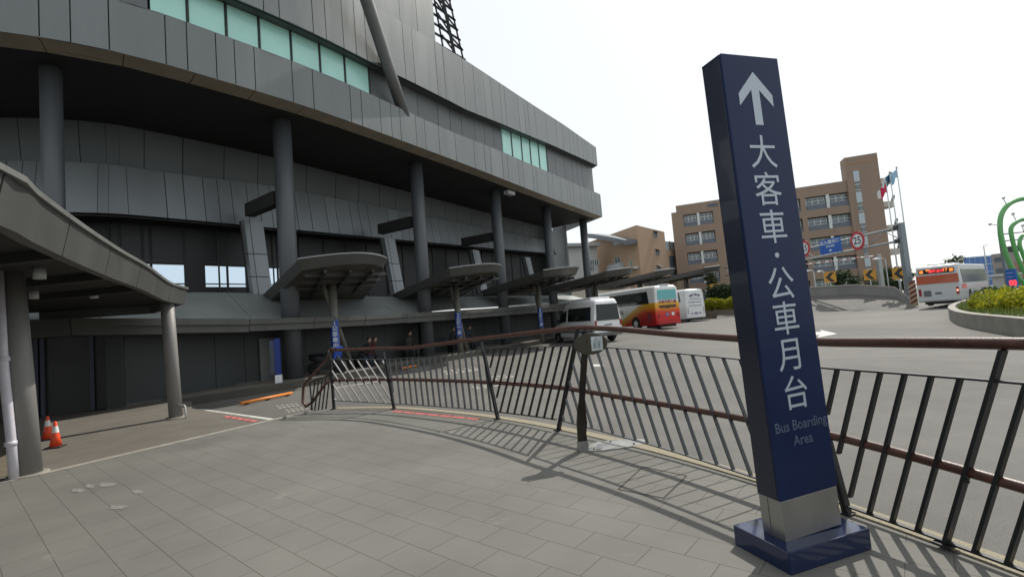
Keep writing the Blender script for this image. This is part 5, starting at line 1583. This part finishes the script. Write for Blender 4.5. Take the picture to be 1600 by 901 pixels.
# ================================================================== GANTRY, SIGNS, POLES
gp = D(1421, 452, 43); gp.z = -.1
gl = D(1262, 450, 57)
gd = (gl - gp); gd.z = 0; gd.normalize()
ga = thing('sign_gantry', (gp.x, gp.y, 0), 'grey steel road gantry with two trussed beams reaching left from a square post', 'gantry')
GM = pmat('galvanised_steel', (.34, .36, .37), .45, .5, .08, 2)
ztop = D(1411, 354, gp.y).z; zlow = D(1413, 375, gp.y).z
m = MB(); m.bar((gp.x, gp.y, -.1), (gp.x, gp.y, ztop + .35), .42, .42); m.build('post', pmat('gantry_post', (.20, .23, .25), .5, .4, .08, 2), ga)
GLN = 34.0
for z in (ztop, zlow):
    m = MB(); a = Vector((gp.x, gp.y, z)); m.tube([a, a + gd * GLN], .11, 10); m.build('beam', GM, ga)
m = MB(); k = 17
for i in range(k):
    a = Vector((gp.x, gp.y, ztop if i % 2 else zlow)) + gd * (GLN * i / k); c = Vector((gp.x, gp.y, zlow if i % 2 else ztop)) + gd * (GLN * (i + 1) / k)
    m.tube([a, c], .05, 6)
m.build('lattice', GM, ga)
m = MB()
for z in (ztop, zlow): m.box(Vector((gp.x, gp.y, z)) + gd * .35, (.5, .5, .4), math.atan2(gd.y, gd.x))
m.build('clamp', STEEL_D, ga, kind='stuff')
gn = Vector((gd.y, -gd.x, 0));
if gn.y > 0: gn = -gn
grt = -gd                                                    # reading direction (left to right)
GF = Face(Vector((gp.x, gp.y, 0)) + gd * GLN + gn * .2, Vector((gp.x, gp.y, 0)) + gn * .2)
u0, z0 = GF.uz(1283, 398.5); u1, z1 = GF.uz(1316, 392); _, zt1 = GF.uz(1280, 377)
bs = thing('direction_sign', GF.w((u0 + u1) / 2, z0), 'blue direction sign with white lettering and down arrow on the gantry', 'road sign')
m = MB(); GF.slab(m, u0, u1, z0, zt1, 0, .06); pb = m.build('panel', BLUE, bs)
RW = pmat('road_sign_white', (.62, .68, .72), .4)
hgt = zt1 - z0; mid = (u0 + u1) / 2
text_part('lettering', '出入境大廳', hgt * .30, RW, pb, GF.w(mid, z0 + hgt * .77, .065), GF.d, (0, 0, 1), .003, bold=.012, xs=(u1 - u0) / (hgt * .30 * 5.3))
text_part('lettering', 'Terminal', hgt * .24, RW, pb, GF.w(mid, z0 + hgt * .5, .065), GF.d, (0, 0, 1), .003, bold=.008)
m = MB(); A = [(0, -.2), (.35, .03), (.35, .12), (.1, .02), (.1, .16), (-.1, .16), (-.1, .02), (-.35, .12), (-.35, .03)]
fr = [GF.w(mid + x * hgt * .42, z0 + hgt * .2 + z_ * hgt * .5, .07) for x, z_ in A]; m.slab(fr, [p - GF.n * .01 for p in fr]); m.build('arrow', RW, pb)
def round_sign(px, py, rad, txt, label):
    u, z = GF.uz(px, py)
    t = thing('speed_sign', GF.w(u, z), label, 'road sign', 'round speed limit signs on the gantry')
    def disc(r, o, mat, nm, par):
        m = MB(); R_ = [GF.w(u + r * math.cos(2 * PI * i / 36), z + r * math.sin(2 * PI * i / 36), o) for i in range(36)]
        m.slab(R_, [p - GF.n * .02 for p in R_]); return m.build(nm, mat, par)
    d = disc(rad, .03, pmat('sign_red', (.42, .03, .04), .45), 'disc', t); disc(rad * .68, .04, RW, 'disc_face', d)
    text_part('lettering', txt, rad * 1.1, pmat('sign_black', (.02, .02, .02), .5), d, GF.w(u, z, .045), GF.d, (0, 0, 1), .003, bold=.012)
gr_ = abs(GF.uz(1351, 373)[0] - GF.uz(1329, 379)[0]) / 2
round_sign(1340, 376, gr_, '25', 'round red and white 25 sign right of the blue direction sign')
round_sign(1257.5, 388, gr_, '25', 'round red-rimmed sign half hidden behind the navy sign pillar')

# flagpoles
for i, (xb, yb, xt, yt, lab, cl, side) in enumerate(((1424, 432, 1406, 263, 'tallest flagpole with a pale blue flag, nearest the gantry post', (.30, .50, .66), 1), (1412, 432, 1398, 270, 'middle flagpole with a navy and white flag', (.03, .09, .16), 0), (1404, 432, 1391, 286, 'flagpole with a crimson flag, leftmost of the three', (.52, .03, .08), 0))):
    p = D(xb, yb, 52); t_ = D(xt, yt, 52); p.z = 0
    f = thing('flagpole', (p.x, p.y, 0), lab, 'flagpole', 'flagpoles behind the gantry')
    m = MB(); m.tube([(p.x, p.y, -.1), (p.x, p.y, t_.z)], [.085, .05], 10); m.tube([(p.x, p.y, t_.z), (p.x, p.y, t_.z + .2)], .09, 8); m.build('pole', GREYW, f)
    fg = thing('flag', (p.x, p.y, t_.z - 1.0), ['pale blue flag drooping from the tallest flagpole', 'navy and white flag drooping from the middle flagpole', 'crimson flag drooping from the leftmost flagpole'][i], 'flag', 'flags on the flagpoles')
    m = MB(); nx, nz = 10, 6
    P = [[Vector((p.x - 1.05 * a / nx, p.y + .18 * math.sin(a * 1.1 + i) * a / nx, t_.z - .1 - 1.05 * c / nz - .75 * (a / nx) ** 1.3 + .25 * math.sin(a * .8) * c / nz)) for c in range(nz + 1)] for a in range(nx + 1)]
    for a in range(nx):
        for c in range(nz):
            m.add([P[a][c], P[a + 1][c], P[a + 1][c + 1], P[a][c + 1]], [(0, 1, 2, 3)], 1 if (i == 1 and a > 4) or (i == 2 and a > 7) else 0, True)
    m.build('cloth', [pmat('flag_' + str(i), cl, .8), pmat('flag_white', (.6, .6, .6), .8)], fg)

def chevron(px, py, y, s, label):
    p = D(px, py, y)
    c = thing('chevron_sign', (p.x, p.y, p.z - 1.2), label, 'road sign', 'yellow chevron signs along the ramp bend')
    rt = Vector((1, -.55, 0)).normalized(); nn = Vector((rt.y, -rt.x, 0))
    W = lambda u, z, o: p + rt * u + Vector((0, 0, z)) + nn * o
    m = MB(); fr = [W(-s, -s * 1.05, 0), W(s, -s * 1.05, 0), W(s, s * 1.05, 0), W(-s, s * 1.05, 0)]
    m.slab(fr, [v - nn * .02 for v in fr]); pn = m.build('panel', YEL, c)
    A = [(-.75, 0), (.05, .9), (.75, .9), (-.05, 0), (.75, -.9), (.05, -.9)]
    m = MB()
    for quad in ((0, 1, 2, 3), (0, 3, 4, 5)):
        fr = [W(A[i][0] * s, A[i][1] * s, .012) for i in quad]; m.slab(fr, [v - nn * .01 for v in fr])
    m.build('chevron', pmat('sign_black', (.02, .02, .02), .5), pn)
    m = MB(); q = W(0, -s, -.04); m.tube([(q.x, q.y, q.z - 2.2), (q.x, q.y, q.z + s)], .05, 8); m.build('post', GM, c)
chevron(1297, 433, 52.5, .55, 'yellow chevron sign beside the navy pillar, on the ramp wall')
chevron(1359, 429, 48.3, .50, 'yellow chevron sign above the middle of the ramp wall')
chevron(1405, 427, 45.0, .52, 'yellow chevron sign left of the gantry post')
chevron(1116, 450, 62, .52, 'yellow chevron sign over the green hedge by the white coach')

# striped marker post at the ramp nose
p = D(1427, 462, 41.0); p.z = -.15
mk = thing('striped_marker', tuple(p), 'red and white diagonally striped marker post at the end of the ramp wall', 'marker post')
m = MB(); m.box((p.x, p.y, .95), (.5, .12, 2.0), -.5); bd = m.build('board', pmat('marker_cream', (.48, .40, .28), .5), mk)
m = MB(); R = Matrix.Rotation(-.5, 3, 'Z')
for k in range(5):
    z = .1 + k * .4
    fr = [p + R @ Vector((x, -.066, zz + .15)) for x, zz in ((-.25, z), (.25, z + .3), (.25, z + .48), (-.25, z + .18))]
    m.slab(fr, [v + R @ Vector((0, .008, 0)) for v in fr])
m.build('stripes', pmat('marker_red', (.20, .03, .03), .5), bd, kind='stuff')

# boom barrier
ba_ = D(1250, 414, 60); bb_ = D(1372, 399, 56)
bo = thing('boom_barrier', (bb_.x, bb_.y, 0), 'red and white striped boom arm crossing in front of the brown block', 'barrier')
m = MB(); k = 18
for i in range(k):
    m.tube([ba_.lerp(bb_, i / k), ba_.lerp(bb_, (i + 1) / k)], .07, 8, mi=i % 2)
m.build('arm', [WHITE, pmat('barrier_red', (.35, .12, .12), .5)], bo)
m = MB(); m.box((bb_.x, bb_.y, bb_.z / 2), (.4, .4, bb_.z + .3)); m.build('cabinet', GM, bo)

def lamp(px, yb, yt, dist, label, arm=-.6, r=.05):
    b0 = D(px, yb, dist); t0 = D(px - (yb - yt) * .13, yt, dist)
    L_ = thing('street_lamp', (b0.x, b0.y, 0), label, 'street lamp', 'pale street lamps beyond the road')
    m = MB(); m.tube([(b0.x, b0.y, -.1), (b0.x, b0.y, t0.z), (b0.x + arm * .3, b0.y, t0.z + .12), (b0.x + arm, b0.y, t0.z + .15)], [r * 1.3, r, r * .8, r * .7], 8); m.build('pole', GREYW, L_)
    m = MB(); m.tube([(b0.x + arm * .8, b0.y, t0.z + .13), (b0.x + arm * 1.25, b0.y, t0.z + .12), (b0.x + arm * 1.9, b0.y, t0.z + .1)], [.06, .12, .05], 8); m.build('lamp_head', WHITE, L_)
lamp(1388, 443, 405, 50, 'slim pale street lamp with a curved head left of the flagpoles', -.7)
lamp(1290, 448, 425, 54, 'low pale lamp post behind the ramp wall, second from the navy pillar', -.4, .07)
lamp(1274, 448, 424, 54, 'low pale lamp post behind the ramp wall, next to the navy pillar', -.5, .07)
lamp(1545, 440, 384, 110, 'tall far street lamp in front of the blue glass building', .5, .1)

# green ring sculpture
gs = thing('ring_sculpture', D(1612, 452, 44) * 1, 'green sculpture of nested leaning steel rings at the right edge', 'sculpture')
def ringpts(pts, y): return [D(x, yy, y) for x, yy in pts]
for pts, y, r in (([(1640, 470), (1612, 452), (1596, 439), (1580, 416), (1569, 388), (1563, 360), (1564, 338), (1573, 322), (1588, 313), (1606, 311), (1628, 320), (1648, 345), (1655, 380), (1650, 420), (1640, 470)], 44, .20),
                  ([(1640, 472), (1618, 448), (1600, 424), (1588, 396), (1581, 370), (1580, 356), (1588, 347), (1600, 343), (1616, 346), (1632, 362), (1640, 390), (1642, 430), (1640, 472)], 44.6, .175),
                  ([(1640, 474), (1622, 440), (1606, 416), (1597, 394), (1593, 380), (1596, 370), (1604, 366), (1616, 370), (1626, 386), (1632, 420), (1640, 474)], 45.2, .155)):
    C3 = ringpts(pts, y)
    sm_ = []
    for i in range(len(C3) - 1):
        a = C3[max(0, i - 1)]; b0 = C3[i]; c = C3[i + 1]; d = C3[min(len(C3) - 1, i + 2)]
        for k in range(6):
            t = k / 6; sm_.append(.5 * ((2 * b0) + (c - a) * t + (2 * a - 5 * b0 + 4 * c - d) * t * t + (3 * b0 - a - 3 * c + d) * t ** 3))
    m = MB(); m.tube(sm_, r, 12); m.build('ring', GREEN, gs)
for (x0, y0, x1, y1) in ((1560, 352, 1546, 350), (1573, 320, 1567, 309), (1588, 345, 1582, 334), (1600, 364, 1597, 352)):
    a, c = D(x0, y0, 43.8), D(x1, y1, 43.6)
    m = MB(); m.tube([a, c], .035, 6); m.tube([c, c + Vector((0, -.1, -.05))], .12, 8); m.build('lamp_stalk', GREYW, gs)

# second gantry far behind the rings
p = D(1574, 440, 62)
fgn = thing('far_gantry', (p.x, p.y, 0), 'dark far gantry post with thin beams behind the green rings', 'gantry')
zt_g = D(1570, 362, 62).z
m = MB(); m.bar((p.x, p.y, -.2), (p.x, p.y, zt_g), .35, .35); m.build('post', pmat('gantry_post', (.20, .23, .25), .5), fgn)
for dz in (.3, 1.2):
    m = MB(); m.tube([(p.x, p.y, zt_g - dz), (p.x + 9, p.y - 3, zt_g - dz)], .08, 8); m.build('beam', GM, fgn)
# blue board with red digits
p = D(1583, 449, 41); 
lb = thing('led_board', (p.x, p.y, 0), 'blue board with glowing red digits standing behind the yellow shrubs', 'sign')
F = Face(D(1574, 449, 41), D(1589, 449, 40)); zt = F.uz(1575, 421)[1]; zb = .2
m = MB(); F.slab(m, 0, F.L, 1.0, zt, -.15, 0); bp_ = m.build('panel', BLUE, lb)
m = MB(); F.slab(m, F.L * .4, F.L * .6, -.1, 1.0, -.12, -.03); m.build('post', GM, lb)
m = MB()
for k in range(3): F.slab(m, F.L * .15, F.L * .85, zt - .35 - .33 * k, zt - .27 - .33 * k, 0, .012)
m.build('lettering', pmat('board_print', (.2, .36, .6), .5), bp_, kind='stuff')
u, z = F.uz(1583, 442)
text_part('digits', '00', .60, LEDR, bp_, F.w(u, z, .01), F.d, (0, 0, 1), .004, bold=.03, xs=1.3)

# ================================================================== PLANTING
def leaf_cloud(mb, samples, size, rnd, flat=0.0):
    for (x, y, z) in samples:
        s = size * rnd.uniform(.6, 1.3)
        n = Vector((rnd.uniform(-1, 1), rnd.uniform(-1, 1), rnd.uniform(-.3 + flat, 1))).normalized()
        t = n.cross(Vector((rnd.uniform(-1, 1), rnd.uniform(-1, 1), rnd.uniform(-1, 1)))).normalized(); q = n.cross(t)
        c = Vector((x, y, z))
        mb.add([c - t * s, c - q * s * .45, c + t * s, c + q * s * .45], [(0, 1, 2, 3)])
LEAF_Y = leaf_mat('yellow_green_leaf', (.13, .19, .015), (.46, .42, .02))
LEAF_G = leaf_mat('mid_green_leaf', (.03, .07, .02), (.08, .14, .035))
LEAF_D = leaf_mat('dark_green_leaf', (.018, .035, .018), (.055, .085, .035))
LEAF_O = leaf_mat('olive_leaf', (.05, .065, .03), (.11, .12, .05))
BARK = pmat('bark', (.10, .08, .06), .9, 0, .2, 6)
# planter on the right: kerb wall, soil, two rows of shrubs
kp = [G(x, y, -.15) for x, y in ((1700, 545), (1650, 537), (1600, 528), (1560, 521), (1520, 514), (1495, 507), (1484, 499), (1486, 492))]
kp += [D(1500, 484, 31), D(1530, 474, 36), D(1560, 467, 40), D(1600, 462, 40), D(1700, 462, 38)]
for v in kp: v.z = -.15
PL = Curve([tuple(v[:2]) for v in kp], 5)
pln = thing('planter', (PL.at(PL.L * .4).x, PL.at(PL.L * .4).y, -.15), 'curved grey concrete planter kerb of the green island on the right', 'planter')
m = MB(); K = 60
for i in range(K):
    u, v = PL.L * i / K, PL.L * (i + 1) / K
    a, c, d, e = PL.at(u, 0), PL.at(v, 0), PL.at(v, -.28), PL.at(u, -.28)
    m.slab([(a.x, a.y, -.2), (c.x, c.y, -.2), (c.x, c.y, .42), (a.x, a.y, .42)], [(e.x, e.y, -.2), (d.x, d.y, -.2), (d.x, d.y, .42), (e.x, e.y, .42)])
m.build('kerb_wall', pmat('planter_concrete', (.26, .25, .22), .85, 0, .2, 1.5, .2, 40), pln)
m = MB(); m.prism([PL.at(PL.L * i / K, -.2)[:2] for i in range(K + 1)], .1, .3); m.build('soil', pmat('soil', (.07, .055, .035), .95, 0, .3, 4), pln)
cenp = Vector((sum(v.x for v in kp) / len(kp), sum(v.y for v in kp) / len(kp)))
rn = random.Random(5)
def inside(x, y, poly):
    r = False
    for i in range(len(poly)):
        a, c = poly[i], poly[i - 1]
        if (a[1] > y) != (c[1] > y) and x < (c[0] - a[0]) * (y - a[1]) / (c[1] - a[1]) + a[0]: r = not r
    return r
PP = [PL.at(PL.L * i / K, -.35)[:2] for i in range(K + 1)]
# grass on the island
m = MB(); S_ = []
xs = [q[0] for q in PP]; ys = [q[1] for q in PP]
while len(S_) < 5200:
    x, y = rn.uniform(min(xs), max(xs)), rn.uniform(min(ys), max(ys))
    if inside(x, y, PP): S_.append((x, y))
for x, y in S_:
    a = rn.uniform(0, PI); h = rn.uniform(.12, .34); d = Vector((math.cos(a), math.sin(a), 0)) * .03; tl = Vector((rn.uniform(-.1, .1), rn.uniform(-.1, .1), h))
    c = Vector((x, y, .29)); m.add([c - d, c + d, c + tl], [(0, 1, 2)])
gr = m.build('grass', leaf_mat('grass_blade', (.05, .09, .02), (.16, .20, .05))); tag(gr, 'rough green grass covering the island behind the planter kerb', 'grass', kind='stuff')
def shrub(px, py, y, rx, ry, rz, mat, label, n=900, size=.10, group='clipped yellow shrubs on the island', zb=.28, cat='shrub'):
    c = D(px, py, y)
    s = thing('shrub', (c.x, c.y, zb), label, cat, group)
    m = MB(); pts = []
    r_ = random.Random(int(px * 7 + py))
    while len(pts) < n:
        v = Vector((r_.uniform(-1, 1), r_.uniform(-1, 1), r_.uniform(0, 1)))
        l = v.length
        if l > 1 or (l < .55 and r_.random() < .75): continue
        k = 1 + .22 * math.sin(v.x * 5 + px) * math.cos(v.y * 4 + py)
        pts.append((c.x + v.x * rx * k, c.y + v.y * ry * k, zb + v.z * rz * k))
    leaf_cloud(m, pts, size, r_)
    m.build('foliage', mat, s)
    m = MB()
    for i in range(5):
        a = 2 * PI * i / 5; m.tube([(c.x + .1 * math.cos(a), c.y + .1 * math.sin(a), zb - .1), (c.x + rx * .5 * math.cos(a), c.y + ry * .5 * math.sin(a), zb + rz * .6)], .02, 5)
    m.build('stems', BARK, s, kind='stuff')
for i, (px, py, y, rx, ry, rz_, lab) in enumerate(((1549, 495, 21.2, .75, .8, .80, 'yellow-green clipped shrub nearest the left end of the island'), (1571, 496, 20.4, .85, .8, .90, 'yellow-green clipped shrub second from the left end of the island'), (1596, 497, 19.6, .9, .8, .88, 'yellow-green clipped shrub third from the left end of the island'),
       (1562, 483, 25.0, .9, .8, .80, 'yellow-green shrub in the row behind, left of the LED board'), (1592, 482, 24.0, 1.0, .9, .85, 'yellow-green shrub in the row behind, below the LED board'), (1622, 498, 18.8, .9, .8, .85, 'yellow-green clipped shrub at the right edge'), (1622, 482, 23.5, 1.0, .9, .9, 'yellow-green shrub behind the right edge shrub'))):
    shrub(px, py, y, rx, ry, rz_, LEAF_Y, lab, 1500, .075)
shrub(1556, 466, 37, 1.8, 1.3, .8, LEAF_G, 'loose green shrub ahead of the city bus', 900, .13, 'green shrubs on the island')
# hedge by the white coach with its planter wall
HA, HB = D(1100, 492, 56), D(1175, 486, 52)
HF = Face(HA, HB)
hp = thing('hedge_planter', HF.w(0, 0), 'low brown planter wall under the hedge beside the white coach', 'planter')
m = MB(); HF.slab(m, -1, HF.L - .5, -.2, .75, -.3, 0); m.build('wall', pmat('brown_planter', (.16, .13, .10), .85, 0, .2, 2), hp)
m = MB(); HF.slab(m, -1, HF.L - .5, .3, .68, -5, -.3); m.build('soil', pmat('soil', (.07, .055, .035), .95, 0, .3, 4), hp)
rn = random.Random(12)
def hedge(u0, u1, o0, o1, z0, z1, mat, label, n, size, name='hedge'):
    h = thing(name, HF.w(u0, z0, o0), label, 'hedge')
    m = MB(); pts = []
    for i in range(n):
        u, o, z = rn.uniform(u0, u1), rn.uniform(o0, o1), z0 + (z1 - z0) * rn.random() ** .6
        w_ = HF.w(u, z + .12 * math.sin(u * 2.3) + .1 * math.sin(u * 5.1 + o), o); pts.append(tuple(w_))
    leaf_cloud(m, pts, size, rn); m.build('foliage', mat, h)
    m = MB()
    for i in range(12):
        u = u0 + (u1 - u0) * (i + .5) / 12; m.tube([HF.w(u, z0 - .1, (o0 + o1) / 2), HF.w(u + .2, z1 - .3, (o0 + o1) / 2)], .03, 5)
    m.build('stems', BARK, h, kind='stuff')
hedge(-1, HF.L - 1, -2.0, -.5, .7, 2.0, LEAF_Y, 'bright yellow-green hedge beside the white coach', 6500, .10)
hedge(-1, HF.L - 1, -4.2, -2.6, .7, 3.6, LEAF_D, 'dark green hedge rising behind the yellow-green one', 5500, .14)

def tree(px, pyb, pyt, y, wpx, label, mat, seed, n=2600, size=.16):
    r_ = random.Random(seed)
    b0 = D(px, pyb, y); t0 = D(px, pyt, y); H = t0.z; rad = wpx * y / FPX / 2
    t = thing('tree', (b0.x, b0.y, 0), label, 'tree', 'dark trees behind the ramp wall')
    m = MB(); m.tube([(b0.x, b0.y, -.1), (b0.x + .1, b0.y, H * .35), (b0.x, b0.y, H * .8)], [.16, .11, .04], 8)
    cl = []
    for i in range(9):
        a = r_.uniform(0, 2 * PI); zz_ = H * r_.uniform(.35, .9); rr_ = rad * r_.uniform(.3, .85) * (1.15 - abs(zz_ / H - .55))
        c = Vector((b0.x + rr_ * math.cos(a), b0.y + rr_ * math.sin(a), zz_)); cl.append((c, rad * r_.uniform(.3, .5)))
        m.tube([(b0.x, b0.y, zz_ * .6), c], [.06, .02], 6)
    m.build('trunk', BARK, t)
    m = MB(); pts = []
    for i in range(n):
        c, rr_ = cl[r_.randrange(len(cl))]
        v = Vector((r_.gauss(0, 1), r_.gauss(0, 1), r_.gauss(0, .8))) * rr_ * .55
        pts.append(tuple(c + v))
    leaf_cloud(m, [p_ for p_ in pts if p_[2] > .3], size, r_); m.build('crown', mat, t)
tree(1318, 450, 421, 62, 40, 'dark bushy tree behind the ramp wall, left of the stair tower', LEAF_D, 3)
tree(1376, 448, 417, 60, 46, 'dark bushy tree behind the ramp wall under the stair tower', LEAF_D, 4)
tree(1412, 445, 415, 58, 26, 'dark tree behind the gantry post', LEAF_D, 5)
tree(1110, 452, 418, 84, 22, 'small tree in front of the brown block behind the white coach', LEAF_O, 6, 1200, .2)
tree(1500, 440, 400, 95, 44, 'far dark tree rising behind the roof of the city bus', LEAF_D, 7, 1600, .3)
tree(1460, 440, 412, 98, 20, 'small far tree behind the left of the city bus roof', LEAF_D, 8, 700, .3)
